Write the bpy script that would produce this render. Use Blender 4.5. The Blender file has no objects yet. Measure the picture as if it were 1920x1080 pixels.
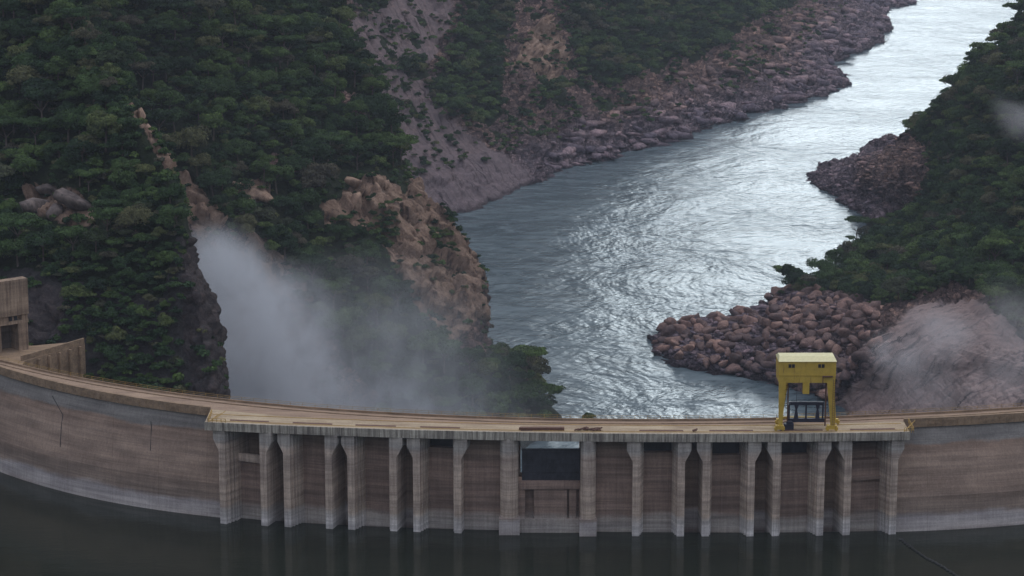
import bpy, math, random
import numpy as np
from mathutils import Vector, Matrix

random.seed(7)
rng = np.random.default_rng(11)
scene = bpy.context.scene
COL = scene.collection

# ------------------------------------------------------------------ camera
F = 4615.0; PITCH = math.radians(12.6); CH = 172.0; CD = 600.0
cd = bpy.data.cameras.new("camera"); cam = bpy.data.objects.new("camera", cd); COL.objects.link(cam)
cam.location = (0, -CD, CH); cam.rotation_euler = (math.pi/2 - PITCH, 0, 0)
cd.sensor_width = 36; cd.lens = 36*F/1920.0; cd.clip_start = 1; cd.clip_end = 20000
scene.camera = cam

# ------------------------------------------------------------------ sky and sun
SUN_EL = math.radians(46); SUN_AZ = math.radians(38)      # azimuth measured from +Y towards +X
w = bpy.data.worlds.new("World"); scene.world = w; w.use_nodes = True
nt = w.node_tree; nt.nodes.clear()
def N(nt, t, **k):
    n = nt.nodes.new(t)
    for a, b in k.items():
        if a == 'inp':
            for q, v in b.items(): n.inputs[q].default_value = v
        else: setattr(n, a, b)
    return n
out = N(nt, 'ShaderNodeOutputWorld'); bg = N(nt, 'ShaderNodeBackground'); bg.inputs[1].default_value = 0.10
sky = N(nt, 'ShaderNodeTexSky', sky_type='NISHITA', sun_disc=False, sun_elevation=SUN_EL, sun_rotation=SUN_AZ)
sky.dust_density = 2.0; sky.air_density = 1.2
tc = N(nt, 'ShaderNodeTexCoord'); sep = N(nt, 'ShaderNodeSeparateXYZ')
nt.links.new(tc.outputs['Generated'], sep.inputs[0])
cn = N(nt, 'ShaderNodeTexNoise', inp={'Scale': 3.0, 'Detail': 5.0})
mp = N(nt, 'ShaderNodeMapping', inp={'Scale': (1, 1, 3.5)})
nt.links.new(tc.outputs['Generated'], mp.inputs[0]); nt.links.new(mp.outputs[0], cn.inputs['Vector'])
ad = N(nt, 'ShaderNodeMath', operation='MULTIPLY_ADD', inp={1: 0.22})
nt.links.new(cn.outputs[0], ad.inputs[0]); nt.links.new(sep.outputs[2], ad.inputs[2])
mr = N(nt, 'ShaderNodeMapRange', inp={1: 0.30, 2: 0.44, 3: 0.0, 4: 0.93}); mr.interpolation_type = 'SMOOTHSTEP'
nt.links.new(ad.outputs[0], mr.inputs[0])
mx = N(nt, 'ShaderNodeMix', data_type='RGBA'); # the overcast deck above the bright gap, darker ahead, brighter behind the camera
hs = N(nt, 'ShaderNodeHueSaturation', inp={'Saturation': .12, 'Value': .95}); nt.links.new(sky.outputs[0], hs.inputs['Color'])
tn = N(nt, 'ShaderNodeMix', data_type='RGBA', blend_type='MULTIPLY'); tn.inputs['Factor'].default_value = 1; tn.inputs['B'].default_value = (.86, .955, 1.0, 1)
nt.links.new(hs.outputs[0], tn.inputs['A'])
fw = N(nt, 'ShaderNodeMapRange', inp={1: .1, 2: .92, 3: 1.0, 4: .22}); nt.links.new(sep.outputs[1], fw.inputs[0])
cb = N(nt, 'ShaderNodeMix', data_type='RGBA', blend_type='MULTIPLY'); cb.inputs['Factor'].default_value = 1; cb.inputs['A'].default_value = (4.0, 4.18, 4.85, 1)
nt.links.new(fw.outputs[0], cb.inputs['B']); zf = N(nt, 'ShaderNodeMapRange', inp={1: .0, 2: 1.0, 3: .24, 4: 2.15}); nt.links.new(sep.outputs[2], zf.inputs[0])
cz = N(nt, 'ShaderNodeMix', data_type='RGBA', blend_type='MULTIPLY'); cz.inputs['Factor'].default_value = 1; nt.links.new(cb.outputs['Result'], cz.inputs['A']); nt.links.new(zf.outputs[0], cz.inputs['B'])
nt.links.new(cz.outputs['Result'], mx.inputs['B'])
hz_ = N(nt, 'ShaderNodeMapRange', inp={1: .09, 2: .20, 3: .12, 4: .88}); nt.links.new(sep.outputs[2], hz_.inputs[0])      # dimmed low over the horizon to darken the upstream reflections
hb = N(nt, 'ShaderNodeMix', data_type='RGBA', blend_type='MULTIPLY'); hb.inputs['Factor'].default_value = 1  # and brightest in an added glow, away from the sun's direction
ga, ge = math.radians(8.2), math.radians(11.6)                                  # glow spot added low down the gorge to put glare on the river
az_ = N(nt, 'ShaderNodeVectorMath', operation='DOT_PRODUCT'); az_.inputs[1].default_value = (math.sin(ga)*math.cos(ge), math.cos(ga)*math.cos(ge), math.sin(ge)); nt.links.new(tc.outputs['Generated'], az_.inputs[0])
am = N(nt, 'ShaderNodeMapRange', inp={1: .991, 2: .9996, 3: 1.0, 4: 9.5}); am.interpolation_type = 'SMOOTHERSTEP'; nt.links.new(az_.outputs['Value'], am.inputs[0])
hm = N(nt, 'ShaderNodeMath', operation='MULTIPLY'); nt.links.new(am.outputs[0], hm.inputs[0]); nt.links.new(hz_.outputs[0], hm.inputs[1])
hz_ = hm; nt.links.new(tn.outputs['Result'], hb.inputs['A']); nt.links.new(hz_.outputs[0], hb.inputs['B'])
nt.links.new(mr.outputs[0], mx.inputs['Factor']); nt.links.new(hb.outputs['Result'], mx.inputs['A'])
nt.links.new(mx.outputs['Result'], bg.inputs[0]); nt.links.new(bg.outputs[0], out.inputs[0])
sl = bpy.data.lights.new("sun", 'SUN'); sl.energy = 0.7; sl.angle = math.radians(30); sl.color = (1, 0.95, 0.88)
so = bpy.data.objects.new("sun", sl); COL.objects.link(so)
dirs = Vector((math.sin(SUN_AZ)*math.cos(SUN_EL), math.cos(SUN_AZ)*math.cos(SUN_EL), math.sin(SUN_EL)))
so.rotation_euler = dirs.to_track_quat('Z', 'Y').to_euler()
scene.view_settings.view_transform = 'Standard'; scene.view_settings.look = 'None'
scene.view_settings.gamma = 1; scene.view_settings.exposure = 0.40
scene.cycles.volume_step_rate = 2.0; scene.cycles.volume_max_steps = 128; scene.cycles.volume_bounces = 1
scene.cycles.max_bounces = 6
scene.cycles.use_denoising = True
scene.cycles.filter_width = 1.5

# ------------------------------------------------------------------ projection helpers (layout only)
cP, sP = math.cos(PITCH), math.sin(PITCH)
def ray(px, py): return np.array([px-960.0, F*cP-(py-540)*sP, -F*sP-(py-540)*cP])
def at_z(px, py, z): d = ray(px, py); t = (z-CH)/d[2]; return np.array([0, -CD, CH]) + t*d
def at_d(px, py, dist): d = ray(px, py); t = dist/d[1]; return np.array([0, -CD, CH]) + t*d
def tanat(py): d = ray(960, py); return -d[2]/d[1]
def project(P):
    x, y, z = P[..., 0], P[..., 1]+CD, P[..., 2]-CH
    dep = y*cP - z*sP; up = y*sP + z*cP
    return 960+F*x/dep, 540-F*up/dep, dep
def at_y(px, z, y):   # world x of photo column px at a given depth
    return (px-960)/F*((y+CD)*cP-(z-CH)*sP)

# ------------------------------------------------------------------ noise
def _h(ix, iy, iz, s):
    with np.errstate(over='ignore'):
        n = (ix.astype(np.int64)*73856093) ^ (iy.astype(np.int64)*19349663) ^ (iz.astype(np.int64)*83492791) ^ (s*2654435761)
        n = (n ^ (n >> 13)) * 1274126177 & 0x7fffffff
        n = (n ^ (n >> 16)) * 668265263 & 0x7fffffff
    return (n & 0xfffff)/float(0xfffff)
def vnoise(P, s=0):
    i = np.floor(P); f = P-i; f = f*f*(3-2*f); i = i.astype(np.int64)
    r = 0
    for a in (0, 1):
        for b in (0, 1):
            for c in (0, 1):
                wgt = (f[..., 0] if a else 1-f[..., 0])*(f[..., 1] if b else 1-f[..., 1])*(f[..., 2] if c else 1-f[..., 2])
                r = r + wgt*_h(i[..., 0]+a, i[..., 1]+b, i[..., 2]+c, s)
    return r*2-1
def fbm(P, octv=4, s=0, ridged=False):
    r = 0; a = 1; t = 0
    for k in range(octv):
        v = vnoise(P*2**k, s+k*17)
        if ridged: v = 1-2*np.abs(v)
        r = r + a*v; t += a; a *= .5
    return r/t
def cells(P, s=0):
    i = np.floor(P).astype(np.int64); f = P-i
    d1 = np.full(P.shape[:-1], 9.0); d2 = d1.copy(); v = np.zeros(P.shape[:-1])
    for a in (-1, 0, 1):
        for b in (-1, 0, 1):
            for c in (-1, 0, 1):
                X, Y, Z = i[..., 0]+a, i[..., 1]+b, i[..., 2]+c
                q = np.stack([a+_h(X, Y, Z, s+1), b+_h(X, Y, Z, s+2), c+_h(X, Y, Z, s+3)], -1)-f
                d = np.sqrt((q**2).sum(-1)); n1 = d < d1
                d2 = np.where(n1, d1, np.minimum(d2, d)); v = np.where(n1, _h(X, Y, Z, s+4), v); d1 = np.where(n1, d, d1)
    return d1, d2, v

# ------------------------------------------------------------------ mesh helpers
def mesh_from(name, V, Fc, mat=None, smooth=False, attrs=None):
    me = bpy.data.meshes.new(name)
    V = np.asarray(V, dtype=np.float32)
    if isinstance(Fc, np.ndarray):
        k = Fc.shape[1]; n = len(Fc)
        me.vertices.add(len(V)); me.vertices.foreach_set('co', V.ravel())
        me.loops.add(n*k); me.loops.foreach_set('vertex_index', Fc.astype(np.int32).ravel())
        me.polygons.add(n); me.polygons.foreach_set('loop_start', np.arange(0, n*k, k, dtype=np.int32))
        me.update(calc_edges=True)
    else:
        me.from_pydata([tuple(map(float, v)) for v in V], [], Fc); me.update()
    if smooth: me.polygons.foreach_set('use_smooth', np.ones(len(me.polygons), dtype=bool))
    for k, a in (attrs or {}).items():
        at = me.attributes.new(k, 'FLOAT', 'POINT'); at.data.foreach_set('value', np.asarray(a, dtype=np.float32))
    if mat: me.materials.append(mat)
    return me
def link(name, me, parent=None, loc=None):
    o = bpy.data.objects.new(name, me); COL.objects.link(o)
    if parent: o.parent = parent
    if loc is not None: o.location = loc
    return o
def tag(o, label=None, cat=None, group=None, kind=None):
    if label: o['label'] = label
    if cat: o['category'] = cat
    if group: o['group'] = group
    if kind: o['kind'] = kind
    return o
def empty(name, loc=(0, 0, 0), rz=0):
    o = bpy.data.objects.new(name, None); COL.objects.link(o); o.location = loc; o.rotation_euler = (0, 0, rz); o.empty_display_size = 1
    return o
class MB:
    def __init__(s): s.v = []; s.f = []
    def add(s, V, Fc):
        o = len(s.v); s.v += [tuple(map(float, v)) for v in V]; s.f += [tuple(i+o for i in q) for q in Fc]; return s
    def box(s, x0, x1, y0, y1, z0, z1, M=None):
        V = [(x0,y0,z0),(x1,y0,z0),(x1,y1,z0),(x0,y1,z0),(x0,y0,z1),(x1,y0,z1),(x1,y1,z1),(x0,y1,z1)]
        if M is not None: V = [M @ Vector(v) for v in V]
        return s.add(V, [(0,3,2,1),(4,5,6,7),(0,1,5,4),(1,2,6,5),(2,3,7,6),(3,0,4,7)])
    def hexa(s, V): return s.add(V, [(0,3,2,1),(4,5,6,7),(0,1,5,4),(1,2,6,5),(2,3,7,6),(3,0,4,7)])
    def prism(s, poly, z0, z1, M=None):      # poly counter-clockwise in xy
        n = len(poly); V = [(x, y, z0) for x, y in poly]+[(x, y, z1) for x, y in poly]
        if M is not None: V = [M @ Vector(v) for v in V]
        return s.add(V, [tuple(range(n))[::-1], tuple(range(n, 2*n))]+[(i, (i+1) % n, n+(i+1) % n, n+i) for i in range(n)])
    def bar(s, a, b, r, n=4):
        a = Vector(a); b = Vector(b); d = (b-a).normalized(); u = d.orthogonal().normalized(); w_ = d.cross(u)
        V = []
        for p in (a, b):
            for k in range(n): t = 2*math.pi*(k+.5)/n; V.append(p+u*math.cos(t)*r+w_*math.sin(t)*r)
        return s.add(V, [tuple(range(n))[::-1], tuple(range(n, 2*n))]+[(i, (i+1) % n, n+(i+1) % n, n+i) for i in range(n)])
    def ribbon(s, xs, sec):                  # sec(x) -> closed list of (y,z); swept along x
        m = None; V = []
        for x in xs:
            q = sec(x); m = len(q); V += [(x, y, z) for y, z in q]
        Fc = [tuple(range(m)), tuple(range((len(xs)-1)*m, len(xs)*m))[::-1]]
        for i in range(len(xs)-1):
            for k in range(m): Fc.append((i*m+k, (i+1)*m+k, (i+1)*m+(k+1) % m, i*m+(k+1) % m))
        return s.add(V, Fc)
    def build(s, name, mat, parent=None, loc=None, smooth=False):
        return link(name, mesh_from(name, s.v, s.f, mat, smooth), parent, loc)

RES = -27.0; RIV = -105.0                                                        # reservoir and river levels
# ------------------------------------------------------------------ materials
def newmat(name):
    m = bpy.data.materials.new(name); m.use_nodes = True; t = m.node_tree; t.nodes.clear()
    o = N(t, 'ShaderNodeOutputMaterial'); b = N(t, 'ShaderNodeBsdfPrincipled'); t.links.new(b.outputs[0], o.inputs[0])
    return m, t, b, o
def ramp(t, src, stops, interp='LINEAR'):
    r = N(t, 'ShaderNodeValToRGB'); r.color_ramp.interpolation = interp
    e = r.color_ramp.elements
    while len(e) < len(stops): e.new(0.5)
    for k, (p, c) in enumerate(stops): e[k].position = p; e[k].color = (*c, 1) if len(c) == 3 else c
    t.links.new(src, r.inputs[0]); return r
def noise(t, scale, detail=4, vec=None, mscale=None, rough=.6, dist=0):
    n = N(t, 'ShaderNodeTexNoise', inp={'Scale': scale, 'Detail': detail, 'Roughness': rough, 'Distortion': dist})
    if vec is not None:
        if mscale:
            m = N(t, 'ShaderNodeMapping', inp={'Scale': mscale}); t.links.new(vec, m.inputs[0]); vec = m.outputs[0]
        t.links.new(vec, n.inputs['Vector'])
    return n
def mixc(t, f, a, b, mode='MIX'):
    m = N(t, 'ShaderNodeMix', data_type='RGBA', blend_type=mode)
    for s, v in (('Factor', f), ('A', a), ('B', b)):
        if hasattr(v, 'links'): t.links.new(v, m.inputs[s])
        else: m.inputs[s].default_value = v if s == 'Factor' else (*v, 1)
    return m.outputs['Result']
def bump(t, b, h, strength, dist):
    n = N(t, 'ShaderNodeBump', inp={'Strength': strength, 'Distance': dist}); t.links.new(h, n.inputs['Height']); t.links.new(n.outputs[0], b.inputs['Normal']); return n
def math_(t, op, a, b=None, c=None):
    m = N(t, 'ShaderNodeMath', operation=op)
    for i, v in enumerate((a, b, c)):
        if v is None: continue
        if hasattr(v, 'links'): t.links.new(v, m.inputs[i])
        else: m.inputs[i].default_value = v
    return m.outputs[0]
def maprange(t, v, a, b, c=0, d=1, smooth=True):
    m = N(t, 'ShaderNodeMapRange', inp={1: a, 2: b, 3: c, 4: d}); m.interpolation_type = 'SMOOTHSTEP' if smooth else 'LINEAR'
    t.links.new(v, m.inputs[0]); return m.outputs[0]

def concrete(name, stops, streak=0.5, lifts=0.35, mottled=0.3, zoff=0.0, zlo=-28.0, zhi=0.0):
    """stops: colours over height (0 = waterline, 1 = deck)"""
    m, t, b, o = newmat(name)
    g = N(t, 'ShaderNodeNewGeometry'); s = N(t, 'ShaderNodeSeparateXYZ'); t.links.new(g.outputs['Position'], s.inputs[0])
    wob = noise(t, 0.05, 5, g.outputs['Position'], (1, 1, 2.5), .65)
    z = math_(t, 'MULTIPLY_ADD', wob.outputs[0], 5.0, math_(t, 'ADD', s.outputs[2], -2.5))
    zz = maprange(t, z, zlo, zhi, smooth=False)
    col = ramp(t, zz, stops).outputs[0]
    lift = noise(t, 0.9, 3, g.outputs['Position'], (.03, .03, 1), .7)                     # casting lifts
    col = mixc(t, lifts, col, ramp(t, lift.outputs[0], [(.35, (.45, .42, .42)), (.62, (1.5, 1.45, 1.4))]).outputs[0], 'MULTIPLY')
    pl = noise(t, 0.16, 2, g.outputs['Position'], (.6, .6, 2.2), .3)
    col = mixc(t, mottled, col, ramp(t, pl.outputs[0], [(.4, (.65, .62, .62)), (.6, (1.3, 1.28, 1.25))]).outputs[0], 'MULTIPLY')
    st = noise(t, 1.3, 4, g.outputs['Position'], (1, 1, .06), .7)
    col = mixc(t, streak, col, ramp(t, st.outputs[0], [(.36, (.3, .28, .3)), (.5, (.95, .95, .95)), (.68, (1.7, 1.75, 1.75))]).outputs[0], 'MULTIPLY')
    gr = noise(t, 2.5, 6, g.outputs['Position'], None, .75)
    col = mixc(t, 0.5, col, ramp(t, gr.outputs[0], [(.3, (.6, .6, .6)), (.7, (1.35, 1.35, 1.35))]).outputs[0], 'MULTIPLY')
    sq = math_(t, 'FRACT', math_(t, 'MULTIPLY', s.outputs[2], .42)); jn = ramp(t, sq, [(0, (.55, .52, .5)), (.07, (1, 1, 1)), (.93, (1, 1, 1)), (1, (1.25, 1.2, 1.15))]).outputs[0]   # joint of every lift
    col = mixc(t, math_(t, 'MULTIPLY', wob.outputs[0], lifts*2), col, jn, 'MULTIPLY')
    sx = math_(t, 'FRACT', math_(t, 'MULTIPLY', s.outputs[0], .075)); jx = ramp(t, sx, [(0, (.6, .57, .55)), (.018, (1, 1, 1)), (.985, (1, 1, 1)), (1, (1.2, 1.18, 1.15))]).outputs[0]
    col = mixc(t, .6, col, jx, 'MULTIPLY')
    t.links.new(col, b.inputs['Base Color']); b.inputs['Roughness'].default_value = .92; b.inputs['Specular IOR Level'].default_value = .2
    bump(t, b, gr.outputs[0], .35, .25)
    return m
BROWN = (.262, .200, .163); BROWN2 = (.24, .182, .148); PALE = (.41, .385, .385); SLATE = (.175, .17, .165)
M = {}
M['wall'] = concrete('dam_wall_concrete', [(0, (.27, .23, .22)), (.05, PALE), (.16, (.37, .35, .36)), (.21, (.25, .20, .17)), (.4, BROWN2), (.66, BROWN), (.80, (.205, .15, .12)), (.825, SLATE), (1, (.195, .19, .185))], .15, .36, .38)
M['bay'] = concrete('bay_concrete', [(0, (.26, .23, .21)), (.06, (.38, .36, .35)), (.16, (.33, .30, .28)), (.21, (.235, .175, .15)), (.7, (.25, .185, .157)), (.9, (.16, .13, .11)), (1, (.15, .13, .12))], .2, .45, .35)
M['pier'] = concrete('pier_concrete', [(0, (.30, .28, .28)), (.06, (.56, .55, .56)), (.17, (.50, .48, .47)), (.22, (.43, .355, .30)), (.5, (.45, .37, .315)), (.78, (.43, .36, .315)), (.84, (.33, .32, .31)), (1, (.38, .35, .32))], .35, .4, .3)
M['portal'] = concrete('portal_concrete', [(0, (.25, .19, .145)), (1, (.29, .22, .165))], .5, .3, .4)
M['fascia'] = concrete('stained_fascia_concrete', [(0, (.34, .32, .29)), (1, (.34, .32, .28))], .85, .1, .3)
def deckmat(name, a, b_, scale=.25):
    m, t, b, o = newmat(name); g = N(t, 'ShaderNodeNewGeometry')
    n1 = noise(t, scale, 6, g.outputs['Position'], (.25, 1, 1), .7); n2 = noise(t, 2.2, 4, g.outputs['Position'], None, .7)
    c = ramp(t, n1.outputs[0], [(.38, a), (.62, b_)]).outputs[0]
    c = mixc(t, .6, c, ramp(t, n2.outputs[0], [(.3, (.6, .58, .55)), (.7, (1.35, 1.3, 1.25))]).outputs[0], 'MULTIPLY')
    t.links.new(c, b.inputs['Base Color']); b.inputs['Roughness'].default_value = .9; b.inputs['Specular IOR Level'].default_value = .25
    return m
M['deck'] = deckmat('sandy_deck_concrete', (.28, .215, .15), (.46, .38, .27))
M['road'] = deckmat('dusty_crest_road', (.23, .165, .125), (.36, .265, .195))
M['parapet'] = deckmat('brown_parapet_concrete', (.20, .145, .10), (.33, .24, .165), .6)
def plain(name, c, rough=.6, metal=0, var=.25, scale=1.5):
    m, t, b, o = newmat(name); tcn = N(t, 'ShaderNodeNewGeometry')
    n = noise(t, scale, 5, tcn.outputs['Position'], (1, 1, .5), .7)
    lo = tuple(x*(1-var) for x in c); hi = tuple(min(1, x*(1+var)) for x in c)
    r = ramp(t, n.outputs[0], [(.35, lo), (.65, hi)]); t.links.new(r.outputs[0], b.inputs['Base Color'])
    b.inputs['Roughness'].default_value = rough; b.inputs['Metallic'].default_value = metal; return m
m, t, b, o = newmat('yellow_crane_paint'); g = N(t, 'ShaderNodeNewGeometry')
n1 = noise(t, 1.1, 6, g.outputs['Position'], (1, 1, .12), .75); n2 = noise(t, .5, 5, g.outputs['Position'], None, .7)
c = ramp(t, n2.outputs[0], [(.3, (.44, .30, .04)), (.7, (.60, .42, .07))]).outputs[0]
c = mixc(t, maprange(t, n1.outputs[0], .56, .72, 0, .75), c, (.19, .10, .035)); t.links.new(c, b.inputs['Base Color']); b.inputs['Roughness'].default_value = .6; M['yellow'] = m
M['cream'] = plain('cream_roof_paint', (.66, .62, .36), .6, 0, .08)
M['navy'] = plain('dark_blue_steel', (.022, .025, .05), .5, .2)
M['rust'] = plain('rusty_steel', (.12, .06, .045), .8, .1)
M['dark'] = plain('dark_opening', (.02, .02, .025), .9)
M['rail'] = plain('ochre_rail_paint', (.42, .27, .08), .7)
M['gate'] = plain('gate_steel_and_shade', (.04, .044, .058), .55, .3, .35, .6)  # steel of the crest gate, also used for the painted shade in bay tops
M['float'] = plain('float_rubber', (.02, .02, .02), .8)

def rockmat(name, veg=True, warm=False):
    m, t, b, o = newmat(name); g = N(t, 'ShaderNodeNewGeometry'); P = g.outputs['Position']
    s = N(t, 'ShaderNodeSeparateXYZ'); t.links.new(P, s.inputs[0])
    n1 = noise(t, .035, 6, P, (1, 1, 1.6), .7); n2 = noise(t, .35, 6, P, None, .75); n3 = noise(t, 1.4, 4, P, None, .8)
    red = ramp(t, n1.outputs[0], [(.32, (.125, .092, .088)), (.5, (.225, .162, .148)), (.66, (.33, .232, .195))]).outputs[0]
    gry = ramp(t, n2.outputs[0], [(.3, (.10, .082, .098)), (.7, (.28, .235, .275))]).outputs[0]
    zb = math_(t, 'MULTIPLY_ADD', n1.outputs[0], 30.0, math_(t, 'ADD', s.outputs[2], -15.0))
    hi = maprange(t, zb, *((-112, -100) if warm else (-98, -72)))                                    # flood-scoured grey rock below, red rock above
    col = mixc(t, hi, gry, red)
    col = mixc(t, .75, col, ramp(t, n2.outputs[0], [(.3, (.45, .43, .45)), (.5, (.95, .95, .95)), (.72, (1.6, 1.5, 1.4))]).outputs[0], 'MULTIPLY')
    col = mixc(t, .5, col, ramp(t, n3.outputs[0], [(.3, (.5, .5, .5)), (.7, (1.4, 1.4, 1.4))]).outputs[0], 'MULTIPLY')
    if veg:                                                                        # jointed blocks of differing tone
        for sc_, ms in ((.16, (1, .7, 1.5)), (.38, (1, .8, 1.4))):
            wv = N(t, 'ShaderNodeVectorMath', operation='MULTIPLY_ADD'); wv.inputs[1].default_value = (3, 3, 3); t.links.new(n2.outputs['Color'], wv.inputs[0]); t.links.new(P, wv.inputs[2])
            mpv = N(t, 'ShaderNodeMapping', inp={'Scale': ms, 'Rotation': (.5, .3, .6)}); t.links.new(wv.outputs[0], mpv.inputs[0])
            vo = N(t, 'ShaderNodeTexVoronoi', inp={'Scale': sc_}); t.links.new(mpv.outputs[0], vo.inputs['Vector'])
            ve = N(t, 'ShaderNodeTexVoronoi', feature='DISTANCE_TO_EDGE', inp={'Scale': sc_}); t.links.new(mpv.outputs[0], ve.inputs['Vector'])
            sc3 = N(t, 'ShaderNodeSeparateColor'); t.links.new(vo.outputs['Color'], sc3.inputs[0])
            sb = N(t, 'ShaderNodeAttribute', attribute_name='slab'); ns_ = math_(t, 'SUBTRACT', 1.0, math_(t, 'MULTIPLY', sb.outputs['Fac'], .15))
            col = mixc(t, math_(t, 'MULTIPLY', ns_, .8), col, ramp(t, sc3.outputs[0], [(0, (.55, .55, .6)), (1, (1.5, 1.42, 1.36))]).outputs[0], 'MULTIPLY')
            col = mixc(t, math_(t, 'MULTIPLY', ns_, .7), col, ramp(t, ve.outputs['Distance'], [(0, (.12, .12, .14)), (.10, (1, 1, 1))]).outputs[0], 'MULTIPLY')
    if veg:
        uu = N(t, 'ShaderNodeAttribute', attribute_name='uu'); vv = N(t, 'ShaderNodeAttribute', attribute_name='vv')
        for swap, pol in ((0, 'c'), (1, 'd')):
            cx_ = N(t, 'ShaderNodeCombineXYZ'); t.links.new((uu if not swap else vv).outputs['Fac'], cx_.inputs[0]); t.links.new((vv if not swap else uu).outputs['Fac'], cx_.inputs[1])
            sn = noise(t, .2, 6, cx_.outputs[0], (1, .10, 1), .72, .15)
            xs_ = maprange(t, s.outputs[0], 60, 90, 0, 1); wsel = xs_ if swap else math_(t, 'SUBTRACT', 1.0, xs_)
            fct = math_(t, 'MULTIPLY', math_(t, 'MULTIPLY', sb.outputs['Fac'], wsel), .95 if swap else .7)
            col = mixc(t, fct, col, mixc(t, 1.0, (.27, .22, .235) if not swap else (.50, .385, .365), ramp(t, sn.outputs[0], [(.36, (.18, .17, .19)), (.44, (.75, .74, .76)), (.5, (1.0, .98, .98)), (.6, (1.1, 1.06, 1.06)), (.72, (1.5, 1.42, 1.38))]).outputs[0], 'MULTIPLY'))
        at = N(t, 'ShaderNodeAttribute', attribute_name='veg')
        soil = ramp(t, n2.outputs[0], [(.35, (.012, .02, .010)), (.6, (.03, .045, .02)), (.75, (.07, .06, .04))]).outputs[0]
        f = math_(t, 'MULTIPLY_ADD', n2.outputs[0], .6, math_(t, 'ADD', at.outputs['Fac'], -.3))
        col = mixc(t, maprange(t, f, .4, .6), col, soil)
        tk = N(t, 'ShaderNodeAttribute', attribute_name='dark_rock'); col = mixc(t, math_(t, 'MULTIPLY', tk.outputs['Fac'], .85), col, ramp(t, n2.outputs[0], [(.3, (.035, .032, .038)), (.7, (.10, .09, .095))]).outputs[0])  # darker grey rock tone inside the mask
        ta = N(t, 'ShaderNodeAttribute', attribute_name='tan')
        col = mixc(t, maprange(t, ta.outputs['Fac'], .1, .9), col, mixc(t, .85, ramp(t, n2.outputs[0], [(.3, (.22, .15, .115)), (.55, (.40, .285, .215)), (.75, (.56, .42, .32))]).outputs[0], ramp(t, noise(t, .22, 5, P, (1, 1, .22), .7, .5).outputs[0], [(.36, (.16, .14, .14)), (.46, (.85, .8, .8)), (.7, (1.3, 1.3, 1.3))]).outputs[0], 'MULTIPLY'))
    else:
        oi = N(t, 'ShaderNodeObjectInfo'); ra = N(t, 'ShaderNodeAttribute', attribute_name='tint')
        f = math_(t, 'FRACT', math_(t, 'ADD', oi.outputs['Random'], ra.outputs['Fac']))
        col = mixc(t, .8, col, ramp(t, f, [(0, (.5, .5, .58)), (.4, (.85, .8, .82)), (.75, (1.25, 1.12, 1.08)), (1, (1.75, 1.5, 1.4))]).outputs[0], 'MULTIPLY')
    t.links.new(col, b.inputs['Base Color']); col = mixc(t, 1.0, col, ramp(t, maprange(t, math_(t, 'MULTIPLY_ADD', n2.outputs[0], 3.0, s.outputs[2]), RIV+1.8, RIV+4.6), [(0, (.4, .4, .42)), (1, (1, 1, 1))]).outputs[0], 'MULTIPLY')
    t.links.new(col, b.inputs['Base Color'])
    b.inputs['Roughness'].default_value = .95; b.inputs['Specular IOR Level'].default_value = .15
    hh = math_(t, 'ADD', n2.outputs[0], math_(t, 'MULTIPLY', n3.outputs[0], .4))
    bump(t, b, hh, 1.0, 2.2 if veg else .8)
    return m
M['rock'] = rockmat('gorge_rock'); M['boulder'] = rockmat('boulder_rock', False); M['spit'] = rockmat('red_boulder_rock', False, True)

def leafmat():
    m, t, b, o = newmat('leaves'); oi = N(t, 'ShaderNodeObjectInfo'); a = N(t, 'ShaderNodeAttribute', attribute_name='tint')
    a2 = N(t, 'ShaderNodeAttribute', attribute_name='leaf')
    f = math_(t, 'FRACT', math_(t, 'ADD', oi.outputs['Random'], a.outputs['Fac']))
    c = ramp(t, f, [(0, (.020, .042, .024)), (.3, (.034, .068, .031)), (.55, (.054, .098, .036)), (.78, (.088, .142, .046)), (.88, (.115, .128, .06)), (.95, (.095, .09, .07)), (1, (.05, .075, .04))]).outputs[0]
    c = mixc(t, 1, c, ramp(t, a2.outputs['Fac'], [(0, (.5, .5, .55)), (1, (1.6, 1.55, 1.4))]).outputs[0], 'MULTIPLY')
    t.links.new(c, b.inputs['Base Color']); b.inputs['Roughness'].default_value = .8; b.inputs['Specular IOR Level'].default_value = .15
    tr = N(t, 'ShaderNodeBsdfTranslucent'); t.links.new(c, tr.inputs[0])
    mxs = N(t, 'ShaderNodeMixShader', inp={0: .25}); t.links.new(b.outputs[0], mxs.inputs[1]); t.links.new(tr.outputs[0], mxs.inputs[2]); t.links.new(mxs.outputs[0], o.inputs[0])
    return m
M['leaf'] = leafmat(); M['bark'] = plain('bark', (.13, .105, .09), .95)

def curve(pts, z, deg):
    q = np.array([at_z(x, y, z)[:2] for x, y in pts]); c = np.polyfit(q[:, 0]/100, q[:, 1], deg); dc = np.polyder(c)
    def f(x):
        k = min(max(x, -158), 146); return float(np.polyval(c, k/100)+np.polyval(dc, k/100)*(x-k)/100)
    return f
yf = curve([(0, 693), (100, 718), (200, 742), (383, 768), (900, 797), (1250, 800), (1712, 791), (1780, 786), (1920, 779)], 0, 4)
ys = curve([(385, 790), (425, 799), (960, 812), (1440, 815), (1700, 812)], 0, 2)
yb = curve([(0, 678), (150, 708), (300, 735), (430, 755), (630, 769), (855, 780), (980, 787), (1315, 789), (1550, 783), (1775, 775), (1920, 765)], 0, 4)
yw = curve([(0, 885), (110, 918), (220, 945), (407, 970), (800, 992), (1250, 1002), (1687, 997), (1800, 991), (1920, 984)], RES, 4)
XL, XR = -205.0, 225.0
PXL = at_z(385, 790, 0)[0]; PXR = at_z(1707, 812, 0)[0]
WXL = at_y(412, -12, 12)+1.2; WXR = at_y(1684, -12, 8)-1.6
NX0 = at_y(976, -8, 4); NX1 = at_y(1092, -8, 4)                    # central spillway notch
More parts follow.
